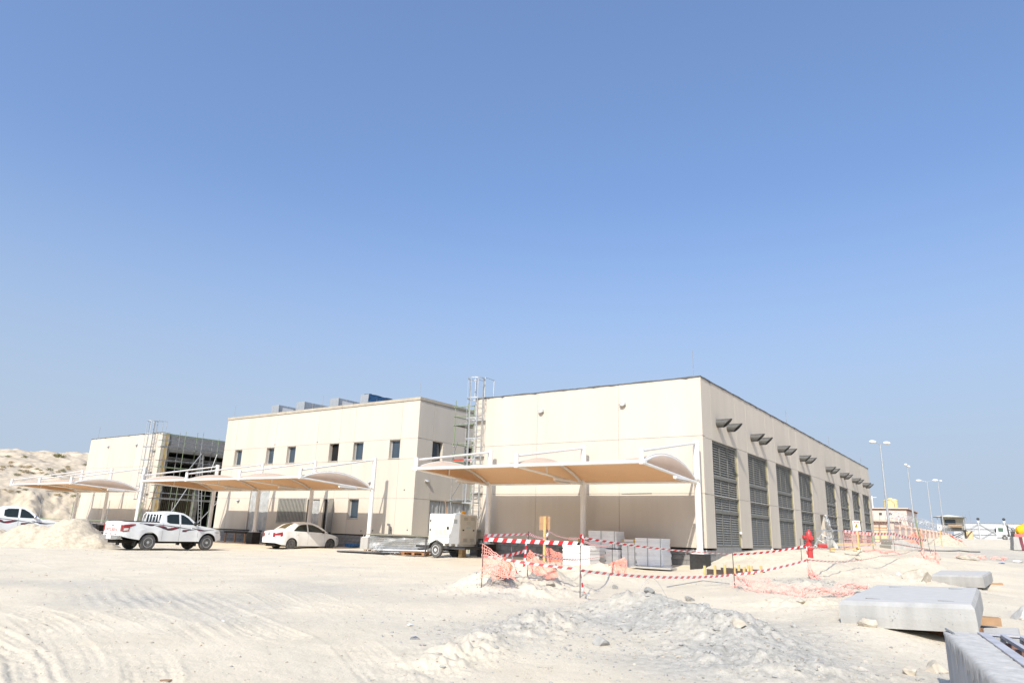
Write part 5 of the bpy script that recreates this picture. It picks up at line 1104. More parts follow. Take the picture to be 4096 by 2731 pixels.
net('faded net trailing down the bank from the hydrant stake', (-4.62,20.55,.5), (-4.05,19.7,.44), (-4.35,20.3,.56), (-4.6,20.6,.93), 16, 8, NETF, .02, 8, .016, sag=.05); net('faded orange net heaped on the bank beside the second slab', (-3.6,35.5,.75), (-2.6,34.6,.55), (-2.75,36.4,1.1), (-3.5,36.6,1.15), 26, 14, NETF, .06, 9, .022); net('pink net hung between two stakes in front of the far louvres', (-7.72,43,.95), (-6.72,46,1.2), (-6.68,46,2.05), (-7.64,43,1.98), 22, 10, NETF, .02, 10, .012)
net('faded net strip lying on the bank by the excavation sign', (-5.6,35.6,1.12), (-4.7,38.8,1.02), (-4.3,37.5,1.04), (-5.0,34.2,1.12), 36, 8, NETF, .05, 11, .02); net('bright orange net hung on the green rail post', (-6.2,56.8,1.7), (-5.1,57,1.4), (-5.1,57,2.42), (-5.75,56.9,2.15), 20, 14, NET, .03, 12, .03); net('bright orange net lying beyond the far sand pile', (-5.9,100,2.0), (-4.5,95,1.85), (-4.7,95.5,2.0), (-6.0,100,2.7), 20, 8, NET, .05, 13, .09)
net('small faded net scrap on the track right of the slabs', (-1.2,50,.78), (-.5,50,.78), (-.4,51.5,.85), (-1.1,51.5,.85), 12, 8, NETF, .05, 14, .03); net('faded net scrap behind the long flat boulder', (-2.7,47,.9), (-1.3,48,.85), (-1.4,49,.9), (-2.6,48.5,.95), 18, 8, NETF, .05, 15, .03)
# ---- signs
def danger_sign(label, x, y, z0, z1, w=.30, h=.43, post=TIMBER, yaw=0, tilt=0):
    t = thing('excavation_sign', label, 'sign', (x, y, z0), yaw); B_ = WM(t)
    def add(mb, nm, m, par=t): mb.v = [tuple(B_ @ Vector(p)) for p in mb.v]; return mb.build(nm, m, par)
    add(MB().box(-.035,.035,.005,.055,-.2,z1-z0-.02), 'sign_post', post); H = z1-z0; bd = add(MB().box(-w/2,w/2,-.008,.004,H-h,H), 'board', WHITE)
    add(MB().box(-w*.36,w*.36,-.011,-.008,H-.085,H-.045), 'red_strip', REDTXT, bd)
    text_mesh('DANGER', .034, B_ @ frame_matrix((0,-.0115,H-.066), (1,0,0), (0,-1,0)), 'lettering', WHITE, bd, .0006)
    m = MB(); m.add([(-.085,-.0095,H-.29),(.085,-.0095,H-.29),(0,-.0095,H-.115)], [(0,1,2)]); add(m, 'triangle_border', BLKTXT, bd); m = MB(); m.add([(-.068,-.0115,H-.281),(.068,-.0115,H-.281),(0,-.0115,H-.142)], [(0,1,2)]); add(m, 'triangle', SIGNYEL, bd)
    m = MB(); m.add([(-.055,-.0125,H-.279),(-.005,-.0125,H-.279),(.012,-.0125,H-.18),(-.008,-.0125,H-.165)], [(0,1,2,3)]); add(m, 'pictogram', BLKTXT, bd)
    text_mesh('DEEP', .04, B_ @ frame_matrix((0,-.0095,H-.325), (1,0,0), (0,-1,0)), 'lettering', BLKTXT, bd, .0006); text_mesh('EXCAVATION', .044, B_ @ frame_matrix((0,-.0095,H-.385), (1,0,0), (0,-1,0)), 'lettering', BLKTXT, bd, .0006)
danger_sign('white deep excavation sign on a yellow post before the far louvres', -5.5, 34.2, 1.08, 2.36, yaw=R_(-6)); danger_sign('white deep excavation sign on an orange post beside the stilted cabin', -5.05, 72.3, 1.4, 3.2, .31, .46, yaw=R_(-4))
o = stone_mesh('s', .3, 300, mat('plaster_lump', (.72,.66,.50), .9, var=.1), .6, 2); tag(inst(o, 'plaster_heap', (-5.5, 34.0, gz(-5.5, 34)+.06)), 'pale yellow plaster lump at the foot of the excavation sign', 'lump')
def back_sign():
    t = thing('wooden_sign', 'plywood sign board on a timber post seen from behind', 'sign', (-14.53, 23.0, .35), R_(20)); B_ = WM(t); T = lambda mb: setattr(mb, 'v', [tuple(B_ @ Vector(p)) for p in mb.v]) or mb
    T(MB().box(-.045,.045,-.06,-.005,-.2,1.66)).build('sign_post', TIMBER, t); T(MB().box(-.22,.20,.0,.012,1.15,1.66)).build('board', PLY, t); T(MB().box(.05,.09,-.03,-.001,1.17,1.64)).build('batten', REDWOOD, t)
back_sign()
# ---- plywood scrap behind the net
tag(rebase(MB().add([(-9.68,13.3,.40),(-9.25,13.15,.42),(-9.30,13.4,.66),(-9.62,13.45,.88)], [(0,1,2,3)]).build('cardboard_sheet', PLY, solid=.01), (-9.5,13.3,.4)), 'brown board leaning behind the net on the spoil mound', 'board')
# ---- timber edge form by the hall corner
def edge_form():
    t = thing('timber_edge_form', 'row of short orange timber pegs along a dark plank by the hall corner', 'formwork', (-7.4, 22.5, .3))
    for k, x in enumerate((-8.15,-7.82,-7.50,-7.2,-6.9,-6.68)): MB().box(x-.035, x+.035, 22.45, 22.50, .15, .56+.03*(k % 3)).build('peg', TIMBER, t)
    MB().box(-8.1, -6.6, 22.51, 22.54, .22, .46).build('plank', mat('dark_plank', (.08,.065,.055), .8, var=.3), t)
    for k, x in enumerate((-7.3,-7.0,-6.6)): MB().box(x-.035, x+.035, 23.2, 23.25, .15, .62).build('peg', TIMBER, t)
    MB().box(-7.9, -6.5, 23.26, 23.29, .25, .5).build('plank', mat('dark_plank', (.08,.065,.055), .8), t)
edge_form()
# ---- polystyrene stacks
def poly_stack(label, x0, x1, y0, dep, z0, z1, seed, lean=.0, straps=True):
    t = thing('polystyrene_stack', label, 'stack', ((x0+x1)/2, y0+dep/2, z0), 0, 'stacks of white polystyrene sheets'); rr = random.Random(seed); n = int((z1-z0)/.055); th = (z1-z0)/n
    for k in range(n):
        dx = rr.uniform(-.02,.02)+lean*k/n; dy = rr.uniform(-.02,.02); MB().box(x0+dx, x1+dx, y0+dy, y0+dep+dy, z0+k*th+.002, z0+(k+1)*th-.002).build('sheet', POLY, t)
    if straps:
        for f in (.45, .93): MB().box(x0+(x1-x0)*f+lean*.5, x0+(x1-x0)*f+lean*.5+.02, y0-.032, y0-.026, z0, z1+.004).build('strap', SGREY, t)
g_ = .22
poly_stack('brightly sunlit low stack of white polystyrene, leftmost', -14.38, -13.2, 24.1, .8, g_-.02, .98, 1, .0, False); poly_stack('tall white polystyrene stack at the right, strapped twice', -11.95, -10.85, 25.55, .8, g_+.05, 1.33, 2, -.06); poly_stack('narrow white polystyrene stack left of the tall right one', -12.6, -12.0, 25.6, .8, g_, 1.13, 3); poly_stack('low white polystyrene stack with yellowed sheets in the middle', -13.2, -12.65, 25.4, .7, g_, .86, 4, 0, False)
poly_stack('white polystyrene stack carrying the leaning top stack', -13.95, -13.25, 25.5, .8, g_, .9, 5, 0, False); poly_stack('white polystyrene stack lying on top of the lower ones, strapped', -13.98, -12.75, 25.55, .75, .905, 1.55, 6, -.10)
tag(rebase(MB().box(-11.9,-10.3,24.9,25.5,.25,.30).build('board', CONC), (-11.1,25.2,.25)), 'flat pale board on the ground under the right polystyrene stack', 'board')
for k, (a, b, lab) in enumerate(((-12.62,-12.1,'white roll with yellow ends on top of the narrow polystyrene stack'), (-15.15,-14.6,'white roll with yellow ends behind the sunlit polystyrene stack'))):
    y = 25.8; z = 1.2; t = thing('membrane_roll', lab, 'roll', ((a+b)/2, y, z-.06)); MB().tube([(a+.06,y,z),(b-.06,y,z)], .065, 14).build('roll', WHITE, t, smooth=50)
    for p, q in ((a, a+.06), (b-.06, b)): MB().tube([(p,y,z),(q,y,z)], .067, 14).build('end_cap', YELLOW, t, smooth=50)
# ---- wrapped panel stack, pallets, pipes by the generator
def pallet(label, x, y, z, rz, m):
    t = thing('wooden_pallet', label, 'pallet', (x, y, z), rz, 'wooden pallets by the panel stack'); B_ = WM(t); T = lambda mb: setattr(mb, 'v', [tuple(B_ @ Vector(p)) for p in mb.v]) or mb
    for k in range(7): T(MB().box(-.6,.6,-.5+k*.145,-.5+k*.145+.10,.122,.144)).build('deck_board', m, t)
    for yy in (-.5,-.05,.4):
        for xx in (-.6,-.07,.46): T(MB().box(xx,xx+.14,yy,yy+.1,.023,.121)).build('block', m, t)
        T(MB().box(-.6,.6,yy,yy+.1,0,.022)).build('bottom_board', m, t)
pallet('pale wooden pallet left of the generator trailer', -26.2, 25.9, gz(-26.2,25.9)+.03, R_(18), PALLET); pallet('reddish wooden pallet beside the trailer wheel', -23.3, 25.6, gz(-23.3,25.6)+.03, R_(15), REDWOOD); pallet('second reddish pallet under the white pipes', -24.3, 25.9, gz(-24.3,25.9)+.02, R_(15), REDWOOD)
def panel_stack():
    g = gz(-25.8, 28); t = thing('panel_stack', 'stack of grey wall panels under torn plastic film before the office', 'stack', (-26, 28, g), R_(28)); B_ = WM(t); T = lambda mb: setattr(mb, 'v', [tuple(B_ @ Vector(p)) for p in mb.v]) or mb; rr = random.Random(4)
    for k in range(7): T(MB().box(-2.0+rr.uniform(-.1,.1), 2.0+rr.uniform(-.2,.3), -.62, .62, .10+k*.10, .185+k*.10)).build('panel', mat('grey_panel', (.30,.29,.27), .7, var=.25, scale=4), t)
    T(MB().box(-2.25,2.2,-.78,.72,.805,.855)).build('cover_board', mat('olive_board', (.27,.25,.19), .8, var=.2, scale=4), t)
    for x in (-1.5, 0, 1.5): T(MB().box(x-.06,x+.06,-.6,.6,0,.098)).build('bearer', PALLET, t)
    P = [[Vector((-2.06+4.2*i/30, -.66-.035*math.sin(i*1.1)-.05*math.sin(i*.37+v), .80-.6*v/8*(1+.15*math.sin(i*.5)))) for v in range(9)] for i in range(31)]; T(MB().grid(P)).build('wrapping_film', FILM, t, smooth=True)
    P = [[Vector((-2.07-.03*math.sin(i*1.4+v*.6), -.66+1.3*i/12, .80-.6*v/8)) for v in range(9)] for i in range(13)]; T(MB().grid(P)).build('wrapping_film', FILM, t, smooth=True)
panel_stack()
def pipes():
    t = thing('pipe_bundle', 'bundle of white pipes and strips lying across pallets', 'pipes', (-24.4, 25.6, gz(-24.4,25.6)+.15), R_(14)); B_ = WM(t); T = lambda mb: setattr(mb, 'v', [tuple(B_ @ Vector(p)) for p in mb.v]) or mb; rr = random.Random(6)
    for k in range(9): y = -.45+.1*k; z = .05+.06*(k % 3); T(MB().tube([(-1.4+rr.uniform(-.3,.3), y, z), (1.5+rr.uniform(-.4,.3), y+rr.uniform(-.08,.08), z+.05)], .035, 8)).build('pipe', SGREY if k % 3 else WHITE, t, smooth=50)
    P = [[Vector((-1.5+.8*i/9, -.5+.05*math.sin(i*2+v), .24+.08*math.sin(i*1.7+v*1.3)-.2*v/5)) for v in range(6)] for i in range(10)]; T(MB().grid(P)).build('torn_film', FILM, t)
pipes()
for k, (p, q, m, lab) in enumerate((((-28.6,25.3,.18),(-23.9,25.0,.28),GALV,'long grey steel strip on the ground before the panel stack'), ((-28.2,25.1,.15),(-24.6,24.85,.2),BLACK,'black board lying on the sand before the panel stack'), ((-28.0,25.6,.2),(-25.1,25.5,.22),PLY,'thin brown plank lying before the pale pallet'))):
    o = MB().bar(p, q, .35 if k == 1 else .12, .05).build('loose_strip', m); tag(o, lab, 'strip', 'strips lying by the panel stack'); rebase(o, p)
for k, x in enumerate((-32.15,-31.9,-31.66)):
    o = MB().lathe([(.11,0),(.11,.5)], Matrix.Translation((x, 29.55, .33)) @ Matrix.Rotation(R_(90),4,'X'), 14).build('blue_pipe', BLUE, smooth=50); tag(o, 'dark blue pipe end by the office plinth, '+('left','middle','right')[k]+' one', 'pipe', 'blue pipes by the office plinth'); rebase(o, (x, 29.3, .2))
def bench_form(): 
    t = thing('timber_trestle', 'dark plywood shelf on timber legs against the office plinth', 'trestle', (-43.2, 29.3, .1)); MB().box(-44.4,-41.95,29.0,29.8,.70,.82).build('top', mat('dark_ply', (.05,.045,.04), .8, var=.3), t)
    for x in (-44.3,-43.2,-42.1): MB().box(x,x+.09,29.02,29.1,-.1,.70).build('leg', PLY, t)
bench_form()
# ---- guard rail, leaning ladder, door clutter at the far side door
gr = thing('guard_rail', 'two-bar steel guard rail running past the far louvres', 'railing', (-7, 50, 1.0))
for (a, b) in (((-9.39,44.5,2.04),(-5.07,56,2.44)), ((-9.43,44.5,1.57),(-5.14,56,1.81))): pole(gr, a, b, GALV, 'rail', .028)
for f in (0, .5, 1): 
    x = -9.4+4.3*f; y = 44.5+11.5*f; pole(gr, (x, y, gz(x, y)-.1), (x, y, 2.1+.42*f), SGREEN if f else SGREY, 'rail_post', .03)
pole(gr, (-5.1,56.1,1.0), (-5.3,56.1,3.3), SGREEN, 'rail_post', .05)
plain_ladder('short aluminium ladder leaning at the side door of the louvred hall', (-9.2,43.0,.85), (-8.55,43.6,2.05), .36)
P = []
for i in range(15):
    u = i/14; P.append([(-9.3+.75*u*(v/10)**.7+.08*math.sin(v*1.3+i), 47.2-1.4*u*(v/10)+.1*math.sin(i*1.1+v*.5), 3.0-1.9*v/10+.05*math.sin(i*.9)) for v in range(11)])
tag(rebase(MB().grid(P).build('draped_sheet', mat('white_poly_sheet', (.66,.66,.64), .4, var=.15, scale=3, transl=((.6,.6,.58), .3)), smooth=True), (-9.0,46.8,1.0)), 'crumpled white plastic sheet hanging from the side door of the louvred hall', 'plastic sheet')
for k in range(4):
    o = MB().bar((-9.0+.1*k,46.2+.12*k,1.2+.06*k), (-7.0+.1*k,47.4+.1*k,1.25+.06*k), .16, .05).build('stacked_board', (GALV, CONC, TIMBER, GALV)[k]); tag(o, ['lowest','second','third','topmost'][k]+' board of the pile under the far guard rail', 'board', 'boards piled by the side door'); rebase(o, (-8,46.8,1.1+.06*k))
o = MB().tube([(-8.75,41.9,1.18),(-8.4,42.2,1.2)], .11, 12).build('red_canister', HYD, smooth=50); tag(rebase(o, (-8.55,42,1.08)), 'red canister lying by the leaning ladder', 'canister')
# ---- litter
def litter(label, x, y, s, m, seed, cat, flat=.25): tag(inst(stone_mesh('litter', s, seed, m, flat, 1), cat.replace(' ', '_'), (x, y, gz(x, y)+s*.1), rot=(0, 0, seed)), label, cat, 'litter on the sand')
litter('crushed silver drink can on the sand left of the clay heap', -6.75, 7.49, .10, CHROME, 1, 'can', .4); litter('white paper scrap behind the crushed can', -7.62, 8.29, .09, WHITE, 2, 'paper scrap'); litter('white paper scrap among the tyre tracks', -10.0, 6.72, .06, WHITE, 3, 'paper scrap'); litter('brown cardboard scrap near the bottom of the picture', -6.98, 4.15, .09, PLY, 4, 'cardboard scrap', .2)
litter('small blue scrap at the bottom edge', -5.23, 5.31, .045, BLUE, 5, 'plastic scrap'); litter('blue plastic bag on the track right of the second slab', -.62, 46.3, .28, mat('blue_bag', (.12,.36,.72), .5, var=.2), 6, 'plastic bag', .2); litter('green bottle on the track beyond the blue bag', -.65, 53, .26, mat('green_bottle', (.05,.25,.06), .2, var=.2), 7, 'bottle', .4); litter('yellow round lid on the bare ground', -15.78, 10.45, .07, TIMBER, 8, 'lid', .15)
litter('white paper scrap beside the clay heap crest', -5.3, 14.5, .10, WHITE, 9, 'paper scrap', .1); litter('blue bottle cap heap inside the netted spoil mound', -8.95, 13.3, .05, mat('blue_bag', (.12,.36,.72), .5), 10, 'plastic scrap'); litter('white sack on the bank behind the large slab', -3.3, 27.6, .15, WHITE, 11, 'sack', .7); litter('white bag at the right edge beyond the second slab', .1, 49, .4, WHITE, 12, 'plastic bag', .25)
def wire(label, pts, m=SGREY, r=.003): tag(rebase(MB().tube(pts, r, 5).build('wire', m), pts[0]), label, 'wire', 'wires lying on the sand')
wire('thin wire arching over the sand beside the clay heap', [(-7.0,14.6+.0,gz(-7,14.6)+.01)]+[(-6.9+.5*u, 14.7+.5*u, gz(-6.9+.5*u,14.7+.5*u)+.4*math.sin(math.pi*u)) for u in np.linspace(.05,1,14)])
wire('bent rebar lying left of the low faded net', [(-7.4,17.6,gz(-7.4,17.6)+.02),(-6.8,18.6,gz(-6.8,18.6)+.12),(-6.2,18.9,gz(-6.2,18.9)+.06)], r=.012)
tag(rebase(MB().tube([(x, y, gz(x, y)+.03) for x, y in ((-5.3,56),(-5.0,58),(-3.8,60),(-3.3,62),(-2.6,61),(-2.0,61.5))], .05, 8).build('grey_hose', PVC, smooth=50), (-5.3,56,1.0)), 'grey hose lying across the track by the far sand pile', 'hose')
# ================================================================ farther things
def shrub(label, x, y, z, r, m, seed, grp):
    rr = random.Random(seed); t = thing('desert_shrub', label, 'shrub', (x, y, z-.1), 0, grp); lv = MB(); tw = MB()
    for k in range(90):
        th = rr.uniform(0, 6.28); ph = math.acos(rr.uniform(.05, 1)); d = r*rr.uniform(.45, 1.0); c = Vector((x+d*math.sin(ph)*math.cos(th)*1.15, y+d*math.sin(ph)*math.sin(th)*1.15, z+d*math.cos(ph)*.72+.02))
        for q in range(4):
            e = c+Vector((rr.gauss(0,.12), rr.gauss(0,.12), rr.gauss(0,.09)))*r*1.2; u = Vector((rr.gauss(0,1), rr.gauss(0,1), rr.gauss(0,1)+.4)).normalized()*r*rr.uniform(.12,.24); v = u.cross(Vector((rr.gauss(0,1), rr.gauss(0,1), rr.gauss(0,1)))).normalized()*r*.045; lv.add([e-v, e+u, e+v], [(0,1,2)])
        if k % 6 == 0: tw.tube([(x, y, z-.1), c], .012*r, 4)
    lv.build('foliage', m, t); tw.build('stem', TWIG, t)
#S0
SHRUBS = [(-115.0, 45.3, 7.89, 0.49, 0), (-118.6, 43.9, 8.22, 0.53, 1), (-119.1, 41.6, 8.18, 0.43, 1), (-119.2, 43.1, 8.25, 0.44, 1), (-97.4, 40.6, 4.32, 0.47, 0), (-97.2, 39.7, 3.94, 0.42, 1), (-119.4, 49.4, 8.83, 0.37, 0), (-114.6, 46.8, 7.86, 0.5, 0), (-117.8, 48.9, 8.39, 0.42, 1), (-127.5, 44.0, 10.13, 0.4, 0), (-129.9, 47.1, 10.4, 0.51, 0), (-132.5, 53.3, 11.22, 0.85, 0), (-126.6, 55.0, 9.88, 0.37, 0), (-115.8, 43.9, 7.93, 0.32, 0), (-114.9, 44.1, 7.74, 0.29, 0), (-115.0, 41.5, 7.48, 0.31, 0), (-113.9, 41.9, 7.27, 0.56, 1), (-112.0, 40.2, 6.66, 0.46, 0), (-116.1, 39.6, 7.49, 0.34, 1), (-124.2, 43.4, 9.02, 0.45, 1), (-98.1, 36.4, 4.36, 0.31, 0), (-97.9, 35.6, 4.05, 0.31, 0), (-98.0, 34.8, 4.06, 0.33, 1), (-100.7, 36.6, 4.62, 0.25, 1), (-96.6, 41.6, 3.8, 0.62, 0), (-108.5, 43.5, 6.66, 0.41, 0), (-110.8, 45.6, 7.08, 0.37, 1), (-117.0, 39.9, 7.89, 0.37, 1), (-113.0, 43.5, 7.24, 0.37, 1), (-98.3, 34.3, 4.23, 0.24, 1), (-133.5, 53.1, 11.38, 0.68, 0), (-114.2, 42.8, 7.2, 0.34, 0), (-114.0, 46.0, 7.63, 0.35, 1), (-109.8, 43.0, 6.85, 0.41, 0)]
for i, (x, y, z, r, k) in enumerate(SHRUBS):
    shrub('dry straw-coloured shrub on the sandy hill at left' if k else 'low olive-green shrub on the sandy hill at left', x, y, z, r, DRYLEAF if k else GREENLEAF, 500+i, 'straw-coloured shrubs on the hill' if k else 'green shrubs on the hill')
#S1
# ---- lamp posts with two heads
def lamp(label, x, y, z0, h, yaw, arm=.9):
    t = thing('lamp_post', label, 'lamp post', (x, y, z0), yaw, 'double-headed lamp posts'); B_ = WM(t); T = lambda mb: setattr(mb, 'v', [tuple(B_ @ Vector(p)) for p in mb.v]) or mb
    T(MB().tube([(0,0,-.3),(0,0,h*.5),(0,0,h)], [.13,.10,.06], 12)).build('pole', GALV, t, smooth=50); T(MB().tube([(-arm,0,h+.12),(-.3,0,h+.02),(0,0,h-.05),(.3,0,h+.02),(arm,0,h+.12)], .035, 8)).build('arm', GALV, t, smooth=50)
    for s in (-1, 1):
        q = MB(); q.sphere((s*(arm+.35),0,h+.17), .42, 14, 8, (1.0,.45,.36)); o = T(q).build('lamp_head', WHITE, t, smooth=True)
        q = MB(); q.sphere((s*(arm+.40),0,h+.10), .34, 12, 6, (.9,.42,.32)); T(q).build('lens', CLEARLENS, o, smooth=True)
lamp('tall double-headed lamp post nearest the hall, rising behind the pink wall', -9.3, 75.0, 1.5, 9.2, R_(52), .5); lamp('double-headed lamp post seen end-on above the pink building', -10.0, 104.0, 2.2, 9.0, R_(88)); lamp('double-headed lamp post third from the hall, heads spread wide', -10.0, 130.0, 2.6, 8.7, R_(0), .8); lamp('farthest double-headed lamp post behind the stilted cabin', -9.9, 151.0, 2.7, 10.2, R_(70))
# ---- pink building, tank, perimeter wall, razor wire
pk = thing('pink_building', 'low pink building with a projecting cornice beyond the hall', 'building', (-18, 106, 1.8))
MB().box(-26,-13.55,131.2,146,1.5,5.3).build('wall', PINK, pk); MB().box(-26,-13.5,131.15,146.05,5.3,7.05).build('parapet', mat('pale_pink', (.66,.52,.45), .9, var=.06), pk); MB().box(-26.2,-13.2,130.85,146.3,7.05,7.2).build('cornice', mat('pale_pink', (.66,.52,.45), .9), pk); MB().box(-26.1,-13.35,131.0,146.2,6.85,7.04).build('cornice_shadow_band', BROWN, pk)  # band under the cornice: its shade put in as a brown strip
MB().box(-26,-14.4,130.2,131.14,5.0,5.35).build('canopy_slab', PINK, pk); MB().box(-26,-14.5,130.3,131.13,4.75,4.98).build('beam', BROWN, pk); MB().box(-26,-14.0,131.1,131.14,1.5,4.2).build('tiled_panel', ORANGE, pk)
for k in range(3): MB().box(-19+k*1.5,-18.6+k*1.5,131.0,131.14,6.1,6.4).build('vent', STEELDK, pk)
MB().tube([(-18.6,133,7.2),(-18.6,133,9.2)], .08, 8).build('stack_pipe', WHITE, pk)
MB().bar((-19.3,133,9.0),(-17.9,133,9.0), .06).build('cross_pipe', WHITE, pk)
tk = thing('water_tank', 'cream ribbed cylindrical water tank on the pink building roof', 'tank', (-16.3, 136.5, 7.2)); r = 1.1
prof = [(r*.98,0)]
for k in range(6): prof += [(r*.96,.05+k*.25),(r,.10+k*.25),(r,.22+k*.25)]
prof += [(r*.95,1.62),(r*.6,1.74),(r*.3,1.78),(r*.3,1.86),(.02,1.87)]
MB().lathe(prof, Matrix.Translation((-16.3,136.5,7.2)), 28).build('drum', TANK, tk, smooth=30); MB().tube([(-17.2,135.4,8.8),(-16.0,135.2,8.75),(-15.6,135.35,8.2),(-15.55,135.35,7.2)], .035, 6).build('pipe', SGREY, tk)
pw = thing('perimeter_wall', 'pink panelled perimeter wall topped with razor wire', 'wall', (-9.8, 81.8, 1.3))
MB().box(-20,-10.35,81.6,81.85,.8,3.05).build('wall_panel', ORANGE, pw); MB().box(-20,-10.3,81.5,81.95,3.05,3.28).build('coping', PINK, pw); MB().box(-20,-10.35,81.55,81.9,.5,1.4).build('base_course', ORANGE, pw)
N_ = 14
for k in range(N_+1):
    f = k/N_; x = -9.95+1.3*f; y = 81.7+62*f; MB().box(x-.3,x+.3,y-.3,y+.3,1.0+.9*f,3.45+.1*f).build('pillar', PINK, pw)
    if k < N_:
        f2_ = (k+1)/N_; x2 = -9.95+1.3*f2_; y2 = 81.7+62*f2_; q = MB().bar((x,y+.3,2.2+.4*f),(x2,y2-.3,2.2+.4*f2_), .2, 1.9); q.build('wall_panel', mat('pale_pink', (.66,.52,.45), .9), pw); MB().bar((x,y+.3,3.2+.1*f),(x2,y2-.3,3.2+.1*f2_), .3, .14).build('coping', PINK, pw)
        for j in range(6): u = (j+.5)/6; MB().box(x+(x2-x)*u+.10,x+(x2-x)*u+.13,y+.3+(y2-y-.6)*u-.12,y+.3+(y2-y-.6)*u+.12,1.6,3.05).build('recess_strip', BROWN, pw) if False else None
def coil(p, q, r, turns, z0, name_parent):
    p = Vector(p); q = Vector(q); d = (q-p); u = d.normalized(); s = Vector((-u.y, u.x, 0)); pts = []
    for i in range(turns*12+1):
        a = 2*math.pi*i/12; c = p+d*(i/(turns*12)); rr_ = r*(1+.12*math.sin(i*.71)); pts.append(c+s*rr_*math.cos(a)+Vector((0,0,rr_+rr_*math.sin(a))))
    return MB().tube(pts, .012, 4)
rz_ = thing('razor_wire', 'coils of silver razor wire along the pink perimeter wall', 'razor wire', (-9.9, 82, 3.3))
coil((-16,81.7,3.3),(-9.9,81.7,3.3), .5, 11, 3.3, rz_).build('coil', GALV, rz_); coil((-9.95,81.7,3.45),(-8.65,143,3.55), .5, 56, 3.4, rz_).build('coil', GALV, rz_); coil((-9.95,82.2,4.0),(-8.65,143,3.9), .38, 56, 3.4, rz_).build('coil', GALV, rz_)
# ---- cabin on stilts
cb = thing('stilted_cabin', 'small grey site cabin with a veranda standing on steel stilts', 'cabin', (-8.7, 152, 2.8)); s = 1.27
cx0, cx1, cy0, cy1, cf, ce = -10.95, -6.7, 152.4, 156.0, 4.32, 6.55
MB().box(cx0+.55,cx1-.05,cy0+1.1,cy1,cf+.1,ce).build('cabin_wall', CABIN, cb); MB().box(cx0,cx1+.15,cy0,cy1+.1,cf-.15,cf+.09).build('floor_deck', STEELDK, cb)
rf = MB(); rf.add([(cx0-.55,cy0-.4,ce+.02),(cx1+.3,cy0-.4,ce+.02),(cx1+.3,cy1+.3,ce+.02),(cx0-.55,cy1+.3,ce+.02),((cx0+cx1)/2-.1,cy0-.4,ce+.42),((cx0+cx1)/2-.1,cy1+.3,ce+.42)], [(0,1,4),(2,3,5),(1,2,5,4),(3,0,4,5),(3,2,1,0)]); rf.build('roof', mat('pale_roof', (.55,.53,.48), .6, var=.1), cb); MB().box(cx0-.5,cx1+.25,cy0-.42,cy0-.36,ce-.1,ce+.04).build('fascia', STEELDK, cb)
wn = MB().box(cx0+1.3,cx0+2.75,cy0+1.06,cy0+1.099,cf+.95,cf+1.75).build('window', GLASS, cb); MB().box(cx0+1.2,cx0+2.85,cy0+1.04,cy0+1.058,cf+.85,cf+1.85).build('window_frame', STEELDK, cb); wn.location.y = -.05
for x in (cx0+.1, cx1-.05): MB().bar((x,cy0+.08,cf+.1),(x,cy0+.08,ce), .1).build('veranda_post', GALV, cb)
for z in (.55, 1.1): MB().bar((cx0+.15,cy0+.08,cf+z),(cx1-.1,cy0+.08,cf+z), .05).build('hand_rail', GALV, cb)
bn = MB(); bn.box(cx0+1.6,cx1-.4,cy0+.55,cy0+.62,cf+.55,cf+.95); bn.box(cx0+1.6,cx1-.4,cy0+.2,cy0+.54,cf+.42,cf+.48); bn.build('bench', PALLET, cb); bn = MB().box(cx0+.6,cx0+1.2,cy0+.5,cy0+.57,cf+.5,cf+.85); bn.build('bench', PALLET, cb)
for x in (cx0+.2, cx0+.75, cx1-.15):
    for y in (cy0+.2, cy1-.2): MB().bar((x,y,2.3),(x,y,cf-.16), .14).build('stilt', STEELDK, cb)
for (a, b) in (((cx0+.8,cy0+.2,2.7),(cx1-.2,cy0+.2,4.1)), ((cx0+.8,cy0+.2,4.1),(cx1-.2,cy0+.2,2.7)), ((cx0+1.6,cy1-.3,2.5),(cx1-.2,cy1-.3,4.1)), ((cx0+2.6,cy1-.3,2.6),(cx0+.8,cy1-.3,4.1)), ((cx1-.1,cy0+.2,3.0),(cx1+.9,cy0+.4,4.2)), ((cx1-.1,cy1-.2,3.0),(cx1+.9,cy1-.4,4.2))): MB().bar(a, b, .09).build('brace', STEELDK if b[0] < cx1 else BROWN, cb)
MB().box(cx1+.15,cx1+1.3,cy0+.4,cy1-.5,cf-.1,cf).build('side_landing', GALV, cb)
for z in (.4, .75, 1.1): MB().bar((cx1+.2,cy0+.45,cf+z),(cx1+1.28,cy0+.45,cf+z), .04).build('landing_rail', GALV, cb)
for x in (.2,.75,1.28): MB().bar((cx1+x,cy0+.45,cf),(cx1+x,cy0+.45,cf+1.1), .04).build('landing_rail', GALV, cb)
for x, h in ((cx1-.2,1.0),(cx1+.3,.6),(cx1+.9,1.2)): MB().tube([(x,cy1,ce-.6),(x-.1,cy1,ce+h)], .025, 5).build('aerial', SGREY, cb)
tk2 = MB().lathe([(.7,0),(.72,.05),(.72,1.5),(.6,1.65),(.2,1.7)], Matrix.Translation((-6.6,160,2.7)), 20).build('tan_drum', mat('tan_drum', (.62,.50,.28), .7, var=.1), smooth=40); tag(rebase(tk2, (-6.6,160,2.7)), 'tan drum standing behind the stilted cabin', 'drum')
